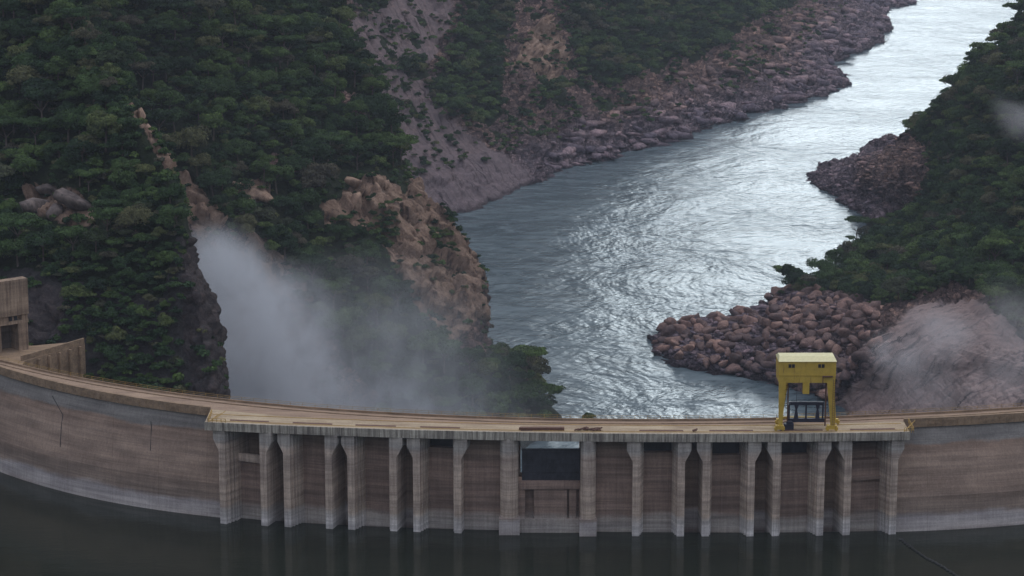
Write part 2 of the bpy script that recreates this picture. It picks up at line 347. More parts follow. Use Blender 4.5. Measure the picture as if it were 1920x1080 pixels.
def lin(a, b, n): return [a+(b-a)*i/(n-1) for i in range(n)]
dam = empty('dam', (0, 0, 0)); tag(dam, 'long curved concrete arch dam with a row of intake piers across its middle', 'dam')
def wallsec(x):
    f = yf(x)+.7; w_ = yw(x); b_ = yb(x)
    if WXL < x < WXR: w_ += 6.5; f = w_
    return [(f, -1.5), (w_*.45+f*.55, -9), (w_*.9+f*.1, -18), (w_, RES), (w_+2, -50), (w_+8, -120), (b_+14, -120), (b_-.8, -40), (b_-.8, -1.5)]
mbw = MB()
mbw.ribbon(lin(XL, WXL, 50), wallsec); mbw.ribbon(lin(WXR, XR, 24), wallsec)
mbw.ribbon(lin(WXL+.01, NX0, 24), wallsec); mbw.ribbon(lin(NX1, WXR-.01, 24), wallsec)
def lowsec(x): w_ = yw(x)+6.5; b_ = yb(x); return [(w_, -13), (w_, RES), (w_+2, -50), (w_+8, -120), (b_+14, -120), (b_+2, -40), (b_-.8, -19)]
mbw.ribbon(lin(NX0+.01, NX1-.01, 6), lowsec)
mbw.build('arch_wall', M['wall'], dam)
# joints and cracks as thin dark recessed seams standing a few mm proud
sj = MB()
def seam(pts):
    for (a, b) in zip(pts[:-1], pts[1:]):
        A, B = [], []
        for (px, py), L in ((a, A), (b, B)):
            # march along the ray to the wall face
            d = ray(px, py); lo, hi = 540/d[1], 760/d[1]
            for _ in range(40):
                mid = (lo+hi)/2; p = np.array([0, -CD, CH])+mid*d; s = wallsec(p[0]); zz = [q[1] for q in s[:4]][::-1]; yy = [q[0] for q in s[:4]][::-1]
                if p[1] > np.interp(p[2], zz, yy)-.03: hi = mid
                else: lo = mid
            L.append(p)
        sj.bar(A[0], B[0], .11)
seam([(98, 742), (118, 778), (115, 800), (113, 838)]); sj.build('joint', M['dark'], dam); sj = MB(); seam([(283, 790), (284, 802), (282, 845)])
sj.build('joint', M['dark'], dam)
# crest road and its kerbs
rd = MB(); rd.ribbon(lin(XL, XR, 90), lambda x: [(yf(x)+.9, 0), (yf(x)+.9, -1.496), (yb(x)-.5, -1.496), (yb(x)-.5, 0)]); rd.build('crest_road', M['road'], dam)
for a, b_ in ((XL, PXL), (PXR, XR)):
    fp = MB()
    fp.ribbon(lin(a, b_, 40), lambda x: [(yf(x), .75), (yf(x), -1.6), (yf(x)+.9, -1.6), (yf(x)+.9, .75)])
    n = int((b_-a)/1.9)
    for i in range(n):                                             # ribs under the wing kerb
        x = a+(i+.5)*(b_-a)/n; fp.box(x-.14, x+.14, yf(x)-.12, yf(x)+.05, -1.6, .3)
    fp.build('front_parapet', M['parapet'], dam)
bp = MB(); bp.ribbon(lin(XL, XR, 90), lambda x: [(yb(x)-.5, .55), (yb(x)-.5, -1.6), (yb(x), -1.6), (yb(x), .55)])
bp.ribbon(lin(XL, XR, 90), lambda x: [(yb(x)-3.3, .22), (yb(x)-3.3, .004), (yb(x)-2.9, .004), (yb(x)-2.9, .22)])
bp.build('back_parapet', M['parapet'], dam)
rl = MB()
for i, x in enumerate(lin(XL, XR, 130)): rl.bar((x, yb(x)-.25, .55), (x, yb(x)-.25, 1.45), .045)
xs = lin(XL, XR, 90)
for z in (1.0, 1.45):
    for a, b_ in zip(xs[:-1], xs[1:]): rl.bar((a, yb(a)-.25, z), (b_, yb(b_)-.25, z), .035)
rl.build('guard_rail', M['rail'], dam)
# platform slab over the intakes
ps = MB(); ps.ribbon(lin(PXL, PXR, 50), lambda x: [(ys(x)+.4, -.004), (ys(x)+.4, -.6), (yf(x)+.88, -.6), (yf(x)+.88, -.004)]); ps.build('platform_deck', M['deck'], dam)
pf = MB(); pf.ribbon(lin(PXL, PXR, 50), lambda x: [(ys(x), .25), (ys(x), -1.9), (ys(x)+.4, -1.9), (ys(x)+.4, .25)])
pf.ribbon(lin(PXL+.2, PXR-.2, 50), lambda x: [(ys(x)+.4, -.604), (ys(x)+.4, -1.7), (yw(x)+2.1, -1.7), (yw(x)+2.1, -.604)])
n = 150
for i in range(n):
    x = PXL+(i+.5)*(PXR-PXL)/n; h_ = random.uniform(.06, .16); pf.box(x-h_, x+h_, ys(x)-.07, ys(x)+.03, -1.85, .1)
pf.build('fascia_beam', M['fascia'], dam)
# piers
ACX, ACY = 35.0, 270.0
def pier_frame(px, top=False):
    x = at_y(px, -14, 0)
    for _ in range(5): x = at_y(px, -14, ys(x)+.5)
    y = ys(x)+.35; a = math.atan2(x-ACX, ACY-y)
    return x, y, a
pairs = [(417, 494), (538, 616), (658, 737), (781, 858), (1193, 1277), (1324, 1408), (1456, 1539), (1589, 1676)]
def pier_obj(px, inner, guides=True):
    x, y, a = pier_frame(px); Mx = Matrix.Translation((x, y, 0)) @ Matrix.Rotation(a, 4, 'Z'); w_ = .93; s = inner; mb = MB()
    mb.box(-w_, w_, 0, 11.5, -60, -1.7, Mx)
    # bracket flaring outwards under the slab
    o0, o1 = (-s)*w_, (-s)*(w_+1.55)
    V = [(o0, 0, -7.2), (o0, 6, -7.2), (o0, 6, -7.21), (o0, 0, -7.21)]
    tri = [(o0, -7.3), (o1, -4.3), (o1, -1.72), (o0, -1.72)]
    v = [Mx @ Vector((p[0], 0.02, p[1])) for p in tri]+[Mx @ Vector((p[0], 7, p[1])) for p in tri]
    mb.add(v, [(0,1,2,3), (7,6,5,4), (0,4,5,1), (1,5,6,2), (2,6,7,3), (3,7,4,0)])
    if guides:
        for (yy0, yy1, ww) in ((1.2, 1.7, .45), (2.5, 3.1, .7), (3.7, 11, 1.0)):
            x0, x1 = sorted((s*(w_-.02), s*(w_+ww))); mb.box(x0, x1, yy0, yy1, -60, -1.75, Mx)
    i2 = sorted((s*w_*.99, s*(w_+.45)))
    return mb.build('pier', M['pier'], dam)
for i, (a, b_) in enumerate(pairs):
    pier_obj(a, 1); pier_obj(b_, -1)
    xa, ya, aa = pier_frame(a); xb, yb_, ab = pier_frame(b_)
    am = (aa+ab)/2; cx, cy = (xa+xb)/2, (ya+yb_)/2; half = math.hypot(xb-xa, yb_-ya)/2-1.0
    Mx = Matrix.Translation((cx, cy, 0)) @ Matrix.Rotation(am, 4, 'Z'); mb = MB()
    top = {0: -11.3, 1: -1.75, 2: -1.75, 3: -5.7, 4: -6.1, 5: -6.8, 6: -6.8, 7: -8.4}[i]
    dep_ = {0: 5.2, 1: 5.2, 2: 5.0}.get(i, 4.6)
    mb.box(-half, half, dep_, 11, -60, top, Mx)
    if i == 7: mb.box(-half, half, dep_+2.2, 11, -9, -4.5, Mx)
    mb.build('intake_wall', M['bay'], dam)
    if i == 0: MB().box(-half+.01, half-.01, 4.0, 5.1, -11.2, -9.2, Mx).build('brace_beam', M['pier'], dam)
    if i == 7: MB().box(-half+.01, half-.01, 3.6, 4.5, -13.4, -12.4, Mx).build('brace_beam', M['bay'], dam)
    if i in (3, 4, 5, 6): MB().box(-half+.02, half-.02, 6.5, 6.9, top-.5, -2, Mx).build('bay_shade_panel', M['gate'], dam)  # dark panel standing in for the deep shade under the deck
# central spillway bay between two round-nosed piers
for px, r in ((955, 2.35), (1103, 1.95)):
    x, y, a = pier_frame(px); mb = MB(); c = (x, y+r-.4)
    poly = [(c[0]+r*math.cos(t), c[1]+r*math.sin(t)) for t in lin(math.pi, 2*math.pi, 15)]+[(c[0]+r, c[1]+15), (c[0]-r, c[1]+15)]
    mb.prism(poly, -60, -1.7); mb.build('round_pier', M['pier'], dam)
    q = 1.12*r; MB().box(c[0]-q, c[0]+q, c[1]-q*.98, c[1]+6, -60, -22.6).build('pier_plinth', M['wall'], dam)
for (a, b_) in ((858, 955), (1103, 1193)):
    xa, ya, _ = pier_frame(a); xb, yb_, _ = pier_frame(b_); mb = MB()
    mb.hexa([(xa+.5, ya+3.4, -60), (xb, yb_+3.4, -60), (xb, yb_+10, -60), (xa+.5, ya+10, -60), (xa+.5, ya+3.4, -1.75), (xb, yb_+3.4, -1.75), (xb, yb_+10, -1.75), (xa+.5, ya+10, -1.75)])
    mb.build('intake_wall', M['bay'], dam)
xa = at_y(972, -14, 3); xb = at_y(1092, -14, 3); yc = ys((xa+xb)/2)
gm = MB(); gx0, gx1 = at_y(983, -8, yc+4), at_y(1090, -8, yc+4)
def zpx(py, y): return CH-(y+CD)*tanat(py)
gy = yc+4.2; gz0, gz1 = zpx(903, gy), zpx(841, gy)
gm.box(gx0-.6, gx1+.8, gy, gy+.3, gz0-1, gz1)
for i in range(12): x = gx0+(i+.5)*(gx1-gx0)/12; gm.box(x-.09, x+.09, gy-.22, gy+.02, gz0, gz1-.2)
for k in range(5): z = gz0+(k+.5)*(gz1-gz0)/5; gm.box(gx0, gx1, gy-.12, gy+.02, z-.08, z+.08)
gm.build('crest_gate', M['gate'], dam)
cs = MB(); sy = gy-1.2; sz = zpx(903, sy)
cs.box(xa, xb, sy+1.9, gy+3.5, -60, sz-2); cs.box(xa, xb, sy, gy+3, sz-2.0, sz)
cs.box(xa, xa+1.7, sy, sy+1.92, -60, sz-2.002); cs.box(xa+4.0, xb-3.9, sy, sy+1.92, -60, sz-2.002); cs.box(xb-3.4, xb-1.5, sy+.5, sy+1.92, -60, sz-2.002); cs.box(xb-.8, xb, sy, sy+1.92, -60, sz-2.002); cs.box(xa-.5, xb+.3, sy-.6, sy+1.9, -60, -23.4)
cs.box(xa+.1, xb-.6, sy-.35, sy+.01, sz-1.9, sz-.15); 
cs.build('spillway_sill', M['bay'], dam)
# dark gate slots let into the deck, one above each intake
for i, (a, b_) in enumerate(pairs):
    mb = MB(); xa_, xb_ = at_y(a+6, 0, 3), at_y(b_+4, 0, 3); mb.ribbon(lin(xa_, xb_, 6), lambda x: [(ys(x)+3.4, .06), (ys(x)+3.4, -.02), (ys(x)+4.5, -.02), (ys(x)+4.5, .06)])
    mb.build('gate_slot_cover', M['rust'], dam)
tr = MB()
for off in (2.6, 8.6):
    tr.ribbon(lin(PXL+1, PXR-1, 40), lambda x: [(ys(x)+off, .12), (ys(x)+off, 0), (ys(x)+off+.16, 0), (ys(x)+off+.16, .12)])
tr.build('crane_rail', M['rail'], dam)
for px0, px1 in ((386, 420), (1690, 1708)):
    mb = MB(); x0, x1 = at_y(px0, 0, 6), at_y(px1, 0, 6)
    e = x0 if px0 < 900 else x1
    for k in range(6):
        y = ys(e)+.3+k*1.7; mb.bar((e, y, 0), (e, y, 1.25), .09)
    for z in (.65, 1.25): mb.bar((e, ys(e)+.3, z), (e, ys(e)+8.8, z), .08)
    for x in lin(x0, x1, 5): mb.bar((x, ys(x)+.3, 0), (x, ys(x)+.3, 1.25), .09)
    for z in (.65, 1.25): mb.bar((x0, ys(x0)+.3, z), (x1, ys(x1)+.3, z), .08)
    for k in range(3): mb.bar((x0+k*.8, ys(x0)+1+k*2, 0), (x0+k*.8+2.2, ys(x0)+3.2+k*2, 1.3), .1)
    mb.build('end_railing', M['rail'], dam)
# left abutment platform
pp = [at_z(x, y, 0)[:2] for x, y in ((-130, 650), (-60, 668), (38, 690), (46, 677), (100, 661), (159, 643), (150, 640), (60, 648), (-60, 640))]
def ccw(p): return p if sum(p[i][0]*p[(i+1) % len(p)][1]-p[(i+1) % len(p)][0]*p[i][1] for i in range(len(p))) > 0 else p[::-1]
MB().prism(ccw([tuple(q) for q in pp]), -14, -.02).build('abutment_platform', M['parapet'], dam)
e = [at_z(x, y, 0) for x, y in ((40, 677), (100, 660), (157, 643))]; mb = MB()
for p, q in zip(e[:-1], e[1:]):
    d = (q-p)/np.linalg.norm(q-p); n_ = np.array([-d[1], d[0], 0])*.25
    mb.hexa([p-n_, q-n_, q+n_, p+n_]+[v+np.array([0, 0, 1.5]) for v in (p-n_, q-n_, q+n_, p+n_)])
mb.build('ramp_parapet', M['parapet'], dam)
e0, e1 = at_z(62, 673, 0), at_z(158, 644, 0); mb = MB()
d = (e1-e0)/np.linalg.norm(e1-e0); n_ = np.array([d[1], -d[0], 0])
for k in range(5):
    p = e0+(e1-e0)*(k+.4)/5; mb.hexa([p+n_*.02+np.array([0,0,-14]), p+d*.7+n_*.02+np.array([0,0,-14]), p+d*.7+n_*.8+np.array([0,0,-14]), p+n_*.8+np.array([0,0,-14]), p+n_*.02+np.array([0,0,-.4]), p+d*.7+n_*.02+np.array([0,0,-.4]), p+d*.7+n_*.8+np.array([0,0,-.4]), p+n_*.8+np.array([0,0,-.4])])
mb.build('buttress', M['parapet'], dam)

# ------------------------------------------------------------------ left portal building
pR = at_z(50, 655, 0); bld = empty('portal_building', pR, math.radians(38)); tag(bld, 'weathered concrete portal building cut off by the left edge beyond the dam road', 'building')
def Hpx(py, x=50): return 0
MB().box(-26, .9, -.6, 2.5, 10.6, 21).build('upper_block', M['portal'], bld)
b2 = MB(); b2.box(-26, -2.9, 0, 8, 8, 10.596); b2.box(-6.2-.0, .9, -.15, 8, 8, 8.9); b2.box(-1.1, .7, -.1, 8, 8.9, 10.596)
b2.build('window_band', M['portal'], bld)
for k in (0, 1): MB().box(-5.2+k*1.6, -4.2+k*1.6, -.25, .1, 9.1, 10.3).build('window', M['dark'], bld)
MB().box(-2.3, .7, 0, 8, -6, 7.996).build('side_wall', M['portal'], bld)
b3 = MB(); b3.box(-26, -2.32, 5, 8, -6, 7.99); b3.build('back_wall', M['bay'], bld)
for k in range(3): MB().box(-8.6-k*5, -7.2-k*5, 1.2, 3, -6, 7.99).build('column', M['portal'], bld)

# ------------------------------------------------------------------ gantry crane
cy0 = 603-CD; cx = at_y(1512.5, 10, cy0+2)
cr = empty('gantry_crane', (cx, 0, 0)); tag(cr, 'yellow gantry crane with a cream roof standing on the dam deck', 'crane')
def X(px, y=cy0): return at_y(px, 10, y)-cx
yF, yB = cy0, cy0+6.2
zE, zS, zBt = zpx(677, yF), zpx(703, yF), zpx(717, yF)
x0, x1 = X(1459), X(1566)
mb = MB(); mb.box(x0, x1, yF-.5, yB+.3, zS, zE)
mb.box(x0+.08, x1-.08, yF-.42, yB+.2, zBt, zS-.01); mb.box(x0, x1, yF-.56, yF-.42, zS-.06, zS+.12)
mb.box(X(1510), X(1511), yF-.54, yF-.49, zS, zE)
mb.build('machine_house', M['yellow'], cr)
zr = zpx(665, yF+3)
mb = MB(); V = [(x0-.15, yF-.75, zE+.002), (x1+.15, yF-.75, zE+.002), (x1+.15, yB+.5, zE+.002), (x0-.15, yB+.5, zE+.002), (x0+.3, yF+1.6, zr), (x1-.3, yF+1.6, zr), (x1-.3, yB-1.2, zr), (x0+.3, yB-1.2, zr)]
mb.hexa(V); mb.build('roof', M['cream'], cr)
for px in (1479.5, 1486, 1535, 1541.5):
    z1_ = zpx(682, yF); z0_ = zpx(688.5, yF); MB().box(X(px)-.36, X(px)+.36, yF-.6, yF-.4, z0_, z1_).build('window', M['dark'], cr)
def leg(xo0, xi0, xo1, xi1, y, w_, mat, name, zt):
    zb = .9; a, b_ = sorted((xo1, xi1)); c_, d_ = sorted((xo0, xi0))
    return MB().hexa([(a, y-w_*.6, zb), (b_, y-w_*.6, zb), (b_, y+w_*.6, zb), (a, y+w_*.6, zb), (c_, y-w_, zt), (d_, y-w_, zt), (d_, y+w_, zt), (c_, y+w_, zt)]).build(name, mat, cr)
leg(X(1460), X(1473), X(1461.5), X(1468), yF, .5, M['yellow'], 'leg', zBt-.004)
leg(X(1565), X(1550), X(1567), X(1559.5), yF, .5, M['yellow'], 'leg', zBt-.004)
leg(X(1466, yB), X(1479, yB), X(1462, yB), X(1467, yB), yB-.2, .35, M['yellow'], 'leg', zBt-.004)
leg(X(1563, yB), X(1549, yB), X(1569, yB), X(1563, yB), yB-.2, .35, M['yellow'], 'leg', zBt-.004)
for (a, b_, y) in ((1453, 1473, yF), (1550, 1573, yF), (1455, 1469, yB-.2), (1561, 1576, yB-.2)):
    t_ = MB(); t_.box(X(a, y), X(b_, y), y-.45, y+.45, .45, 1.0); t_.box(X(a, y)+.3, X(b_, y)-.3, y-.55, y+.55, 1.004, 1.5)
    for xx in (X(a, y)+.45, X(b_, y)-.45): t_.bar((xx, y-.3, .47), (xx, y+.3, .47), .42, 12)
    t_.build('bogie', M['yellow'], cr)
MB().box(X(1505), X(1517), yF-.4, yF+1.5, zpx(738, yF), zBt-.004).build('operator_cab', M['yellow'], cr)
mb = MB(); zb_ = zpx(737, yF); mb.bar((X(1517), yF+1, zb_), (X(1550), yF+1, zb_), .09); mb.bar((X(1479), yF+1.5, .9), (X(1479), yF+1.5, zBt), .17); mb.bar((X(1550), yF+1.5, .9), (X(1550), yF+1.5, zBt), .2)
for q in (0, 1, 2, 3, 4, 5, 6, 7, 8): z = 2+q*1.2; mb.bar((X(1473), yF+1.5, z), (X(1479), yF+1.5, z+.0), .06)
mb.build('inner_post', M['rust'], cr)
MB().box(X(1470), X(1556), yB-.4, yB, 1.6, 2.1).build('tie_beam', M['yellow'], cr)
mb = MB(); zc = zpx(704.5, yF); mb.box(X(1541), X(1560), yF-1.1, yF-.5, zc-.12, zc+.1); mb.box(X(1540.5), X(1542), yF-1.1, yF-1.0, zpx(717, yF), zc); mb.build('walkway', M['rust'], cr)
mb = MB(); xl_ = X(1563); 
for dx in (-.25, .25): mb.bar((xl_+dx, yF-.75, 1.6), (xl_+dx, yF-.75, zBt+1), .05)
for k in range(20): mb.bar((xl_-.25, yF-.75, 1.9+k*.6), (xl_+.25, yF-.75, 1.9+k*.6), .035)
mb.build('ladder', M['rust'], cr)
# the lifting beam hanging in the crane
lb = empty('lifting_beam', (cx, 0, 0)); tag(lb, 'dark blue steel lifting beam with two hooks hung between the legs of the yellow crane', 'lifting beam')
yl = yF+3; za, zb2, zc2, zd = zpx(753, yl), zpx(759, yl), zpx(784, yl), zpx(791, yl)
mb = MB(); mb.box(X(1480, yl), X(1545, yl), yl-.4, yl+.4, zb2, za); mb.box(X(1477, yl), X(1548, yl), yl-.4, yl+.4, zd, zc2)
for px in (1480.5, 1512.5, 1544): mb.box(X(px, yl)-.2, X(px, yl)+.2, yl-.3, yl+.3, zc2-.02, zb2+.02)
mb.build('beam_frame', M['navy'], lb)
for px in (1494, 1534):
    mb = MB(); c = X(px, yl); mb.hexa([(c-.3, yl-.3, zb2-1.0), (c+.3, yl-.3, zb2-1.0), (c+.3, yl+.3, zb2-1.0), (c-.3, yl+.3, zb2-1.0), (c-.55, yl-.3, zb2+.02), (c+.55, yl-.3, zb2+.02), (c+.55, yl+.3, zb2+.02), (c-.55, yl+.3, zb2+.02)])
    mb.hexa([(c-.55, yl-.35, zc2-.02), (c+.55, yl-.35, zc2-.02), (c+.55, yl+.35, zc2-.02), (c-.55, yl+.35, zc2-.02), (c-.2, yl-.2, zb2-1.0), (c+.2, yl-.2, zb2-1.0), (c+.2, yl+.2, zb2-1.0), (c-.2, yl+.2, zb2-1.0)])
    mb.build('hook', M['navy'], lb)
mb = MB()
for px in (1494, 1534): mb.bar((X(px, yl), yl, za), (X(px, yl), yl, zBt), .06)
mb.build('cable', M['navy'], lb)
ct = MB(); ct.prism([(-1.2, -.8), (1.1, -.9), (1.3, .5), (.3, .9), (-1.3, .7)], 0, 1.5); ct.prism([(-.7, -.5), (.9, -.6), (.6, .5), (-.6, .4)], 1.504, 2.1)
o = ct.build('cable_drum', M['navy'], None, (at_y(1479, 1, 5), 4.6, 0.0)); tag(o, 'dark lump of gear on the deck inside the left leg of the yellow crane', 'cable drum')

# stop logs and scrap on the deck
mb = MB(); xa_, xb_ = at_y(973, 0, 5), at_y(1058, 0, 5); yy = ys(xa_)
for k in range(4): mb.box(xa_+random.uniform(0, .5), xb_-random.uniform(0, .5), yy+2.4+k*.62, yy+2.9+k*.62, 0, .75-.1*k)
for k in range(9): x = xa_+(k+.7)*(xb_-xa_)/9.5; mb.box(x-.1, x+.1, yy+2.35, yy+2.5, 0, .85)
o = mb.build('stop_log_stack', M['rust'], None); tag(o, 'long low stack of rusty stop logs lying on the deck above the central gate', 'stop logs')
for i, (px, w_, lab) in enumerate(((1078, .9, 'short rusty bar at the left end of the scattered scrap on the deck'), (1090, 1.1, 'rusty scrap heap of crossed beams right of the long stop log stack'), (1110, 1.3, 'rusty scrap heap at the right end of the scattered scrap on the deck'), (1296, .8, 'small dark rusty block alone on the deck right of the scrap heaps'))):
    x = at_y(px, 0, 5); mb = MB()
    for k in range(2 if i in (0, 3) else 9):
        a = Vector((random.uniform(-w_, w_), random.uniform(0, 1.8) if i in (1, 2) else k*.35, random.uniform(.15, .5))); b_ = a+Vector((random.uniform(.5, 1.4), random.uniform(-1, 1)*(.9 if i in (1, 2) else .1), random.uniform(-.05, .5))); mb.bar(a, b_, .2)
    o = mb.build('scrap_pile', M['rust'], None, (x, ys(x)+2.6, 0)); tag(o, lab, 'scrap')

# log boom in the reservoir
n = 26; pa = [(1690, 1013), (1712, 1030), (1735, 1046), (1762, 1060), (1790, 1078), (1820, 1096)]
tt = np.linspace(0, len(pa)-1, n); fl = None
for i, q in enumerate(tt):
    k = min(int(q), len(pa)-2); f = q-k; px = pa[k][0]*(1-f)+pa[k+1][0]*f; py = pa[k][1]*(1-f)+pa[k+1][1]*f; p = at_z(px, py, RES)
    if fl is None:
        mb = MB(); mb.bar((-.55, 0, 0), (.55, 0, 0), .28, 10); mb.bar((-.75, 0, 0), (.75, 0, 0), .07, 6); me0 = mesh_from('boom_float', mb.v, mb.f, M['float'])
    fl = link('boom_float', me0, None, (p[0], p[1], RES+.1)); fl.rotation_euler = (0, 0, random.uniform(-1.3, -.3)); tag(fl, 'small dark float of the boom line trailing from the rightmost dam pier', 'float', 'floats of the boom line')

# ------------------------------------------------------------------ terrain: lofted hills
def catmull(P, n, axis):
    P = np.moveaxis(P, axis, 0); m = len(P); t = np.linspace(0, m-1, n); i = np.minimum(t.astype(int), m-2); f = (t-i).reshape((-1,)+(1,)*(P.ndim-1))
    p1 = P[i]; p2 = P[i+1]; p0 = P[np.maximum(i-1, 0)]; p3 = P[np.minimum(i+2, m-1)]
    r = .5*((2*p1)+(-p0+p2)*f+(2*p0-5*p1+4*p2-p3)*f*f+(-p0+3*p1-3*p2+p3)*f**3)
    return np.moveaxis(r, 0, axis)
def in_poly(x, y, poly):
    r = np.zeros(x.shape, bool); n = len(poly)
    for i in range(n):
        x0, y0 = poly[i]; x1, y1 = poly[(i+1) % n]
        if y0 == y1: continue
        c = ((y0 > y) != (y1 > y)) & (x < (x1-x0)*(y-y0)/(y1-y0)+x0); r ^= c
    return r
def polys_mask(P, polys, jit=10, s=5):
    x, y, _ = project(P); q = P/14.0
    x = x+jit*fbm(q, 3, s); y = y+jit*fbm(q, 3, s+50); m = np.zeros(x.shape, bool)
    for p in polys: m |= in_poly(x, y, p)
    return m
TER = {}
def terrain(name, G, nu, nv, veg, tan, amp, label, flip=False, strata=None, slab=None):
    G = np.array(G, float); P = catmull(catmull(G, nv, 0), nu, 1)
    du = np.gradient(P, axis=1); dv = np.gradient(P, axis=0); Nn = np.cross(du, dv); Nn /= np.linalg.norm(Nn, axis=-1, keepdims=True)+1e-9
    if flip: Nn = -Nn
    isveg = veg(P).astype(float); istan = tan(P).astype(float)
    S_ = []
    big = fbm(P/38, 3, 3)*amp[0]
    d1, d2, cv = cells(P/np.array([9, 9, 7.0]), 9); blk = (cv-.5)*1.0+(np.minimum(d2-d1, .25)*2-.5)
    d1, d2, cv = cells(P/np.array([3.4, 3.4, 2.6])+3, 29); blk2 = (cv-.5)+(np.minimum(d2-d1, .25)*2-.5)
    d1, d2, cv = cells(P/np.array([24, 24, 18.0])+7, 49); blk = blk+((cv-.5)*2+(np.minimum(d2-d1, .2)*3-.5))*.9
    rid = fbm(P/6, 4, 71, True)
    D = big+(1-isveg)*(blk*amp[1]+blk2*amp[2]+rid*amp[3])+isveg*rid*.8
    if strata is not None:
        q = P @ np.array(strata[0]); D = D+(1-isveg)*strata[2]*fbm(np.stack([q/strata[1], P[..., 2]/40, P[..., 0]/60], -1), 4, 91, True)
    d1, d2, cv = cells(P/np.array([9.5, 9.5, 30])+1, 63); D = D+istan*(-(1-isveg)*(blk*amp[1]*.7+blk2*amp[2]*.6)+(cv-.5)*8.0-1.8*(d2-d1 < .07))
    slabm = polys_mask(P, slab[0], 12).astype(float) if slab else np.zeros(P.shape[:-1])
    if slab:
        gi, gj = np.meshgrid(np.arange(nu), np.arange(nv)); a_, c_ = gi*1.0, gj*1.0
        if slab[1]:
            Lv = at_d(1850, 575, 975)-at_d(1590, 752, 1010); Lv /= np.linalg.norm(Lv); n1_ = np.cross(Lv, [0, 0, 1.]); n1_ /= np.linalg.norm(n1_); n2_ = np.cross(Lv, n1_); a_ = P @ n1_+.8*(P @ n2_); c_ = P @ Lv
        sd = fbm(np.stack([a_/7.0+.02*c_, c_/70.0, 0*a_], -1), 4, 33, True)*2.6+np.floor(fbm(np.stack([a_/16.0, c_/50.0, 0*a_+5.], -1), 2, 37)*4)*.5
        D = D*(1-slabm*.5)+slabm*(big*.5+sd*.6)
        if slab[1]: S_[:] = [a_, c_]
    D = np.where(P[..., 2] < RIV-4, 0, D)
    P2 = P+Nn*D[..., None]
    idx = np.arange(nu*nv).reshape(nv, nu); a, b_, c, d = idx[:-1, :-1].ravel(), idx[:-1, 1:].ravel(), idx[1:, 1:].ravel(), idx[1:, :-1].ravel()
    Fq = np.stack([a, d, c, b_] if flip else [a, b_, c, d], 1)
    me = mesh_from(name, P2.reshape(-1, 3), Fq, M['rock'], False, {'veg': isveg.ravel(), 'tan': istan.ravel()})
    o = link(name, me); tag(o, label, None, None, 'structure')
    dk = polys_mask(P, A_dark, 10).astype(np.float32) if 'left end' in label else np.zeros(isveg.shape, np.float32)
    if not S_: S_ = [None, None]
    w1 = np.linalg.norm(np.diff(P, axis=1), axis=-1).mean(1, keepdims=True); 
    for nm, ar in (('uu', S_[1] if S_[0] is not None else np.broadcast_to(np.arange(nu)[None, :]*np.median(w1), (nv, nu))), ('vv', S_[0] if S_[0] is not None else np.broadcast_to(np.arange(nv)[:, None]*np.median(np.linalg.norm(np.diff(P, axis=0), axis=-1)), (nv, nu))), ('slab', slabm)):
        at = me.attributes.new(nm, 'FLOAT', 'POINT'); at.data.foreach_set('value', ar.astype(np.float32).ravel())
    at = me.attributes.new('dark_rock', 'FLOAT', 'POINT'); at.data.foreach_set('value', dk.ravel())
    TER[label] = (P2, Nn, isveg); return P2, Nn
def grid(rows): return [[at_d(*p) for p in r] for r in rows]
def up_rows(G, steps, slope=.8, dirv=(0, 1)):      # carry a hillside on above the frame
    for h in steps: G.append([p+np.array([dirv[0]*h/slope, dirv[1]*h/slope, h]) for p in G[-1]])
    return G

# near left hill
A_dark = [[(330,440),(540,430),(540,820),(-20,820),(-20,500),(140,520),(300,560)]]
A_bare = [[(352,445),(520,430),(520,800),(372,800),(350,700),(340,600),(335,520)],
          [(60,520),(128,545),(118,640),(60,650)], [(40,345),(80,330),(140,355),(178,395),(178,420),(110,410),(42,405)],
          [(215,150),(240,165),(300,280),(345,330),(400,430),(370,455),(340,350),(285,285),(250,230)]]
A_tan = [A_bare[3], A_bare[2]]
Ar = [[(-200,700,740),(-50,720,705),(80,760,690),(200,790,680),(320,830,675),(430,860,675),(480,900,720)],
 [(-200,640,745),(-50,650,715),(80,680,700),(200,715,695),(330,745,690),(424,755,690),(480,800,740)],
 [(-200,540,765),(-50,560,733),(80,580,716),(200,600,708),(320,612,705),(398,622,706),(450,640,760)],
 [(-200,430,800),(-50,450,762),(80,470,742),(190,478,731),(290,478,724),(358,480,724),(410,480,780)],
 [(-200,300,840),(-50,310,810),(80,325,785),(180,338,770),(270,345,760),(332,355,755),(390,330,810)],
 [(-200,130,890),(-80,140,868),(20,155,845),(100,165,825),(175,178,812),(228,188,803),(290,160,860)],
 [(-200,-40,950),(-100,-30,930),(-20,-20,910),(35,-10,895),(85,0,880),(118,12,872),(190,-10,930)]]
for r in Ar: q = r[5]; r[6] = (q[0]-8, q[1]+5, q[2]+75)
AG = up_rows(grid(Ar), [40, 80, 100], .85)
PA, NA = terrain('hillside', AG, 210, 260, lambda P: ~polys_mask(P, A_bare, 8), lambda P: polys_mask(P, A_tan, 6), (5, 2.2, .9, 1.2), 'dark green wooded hillside rising at the left end of the dam')
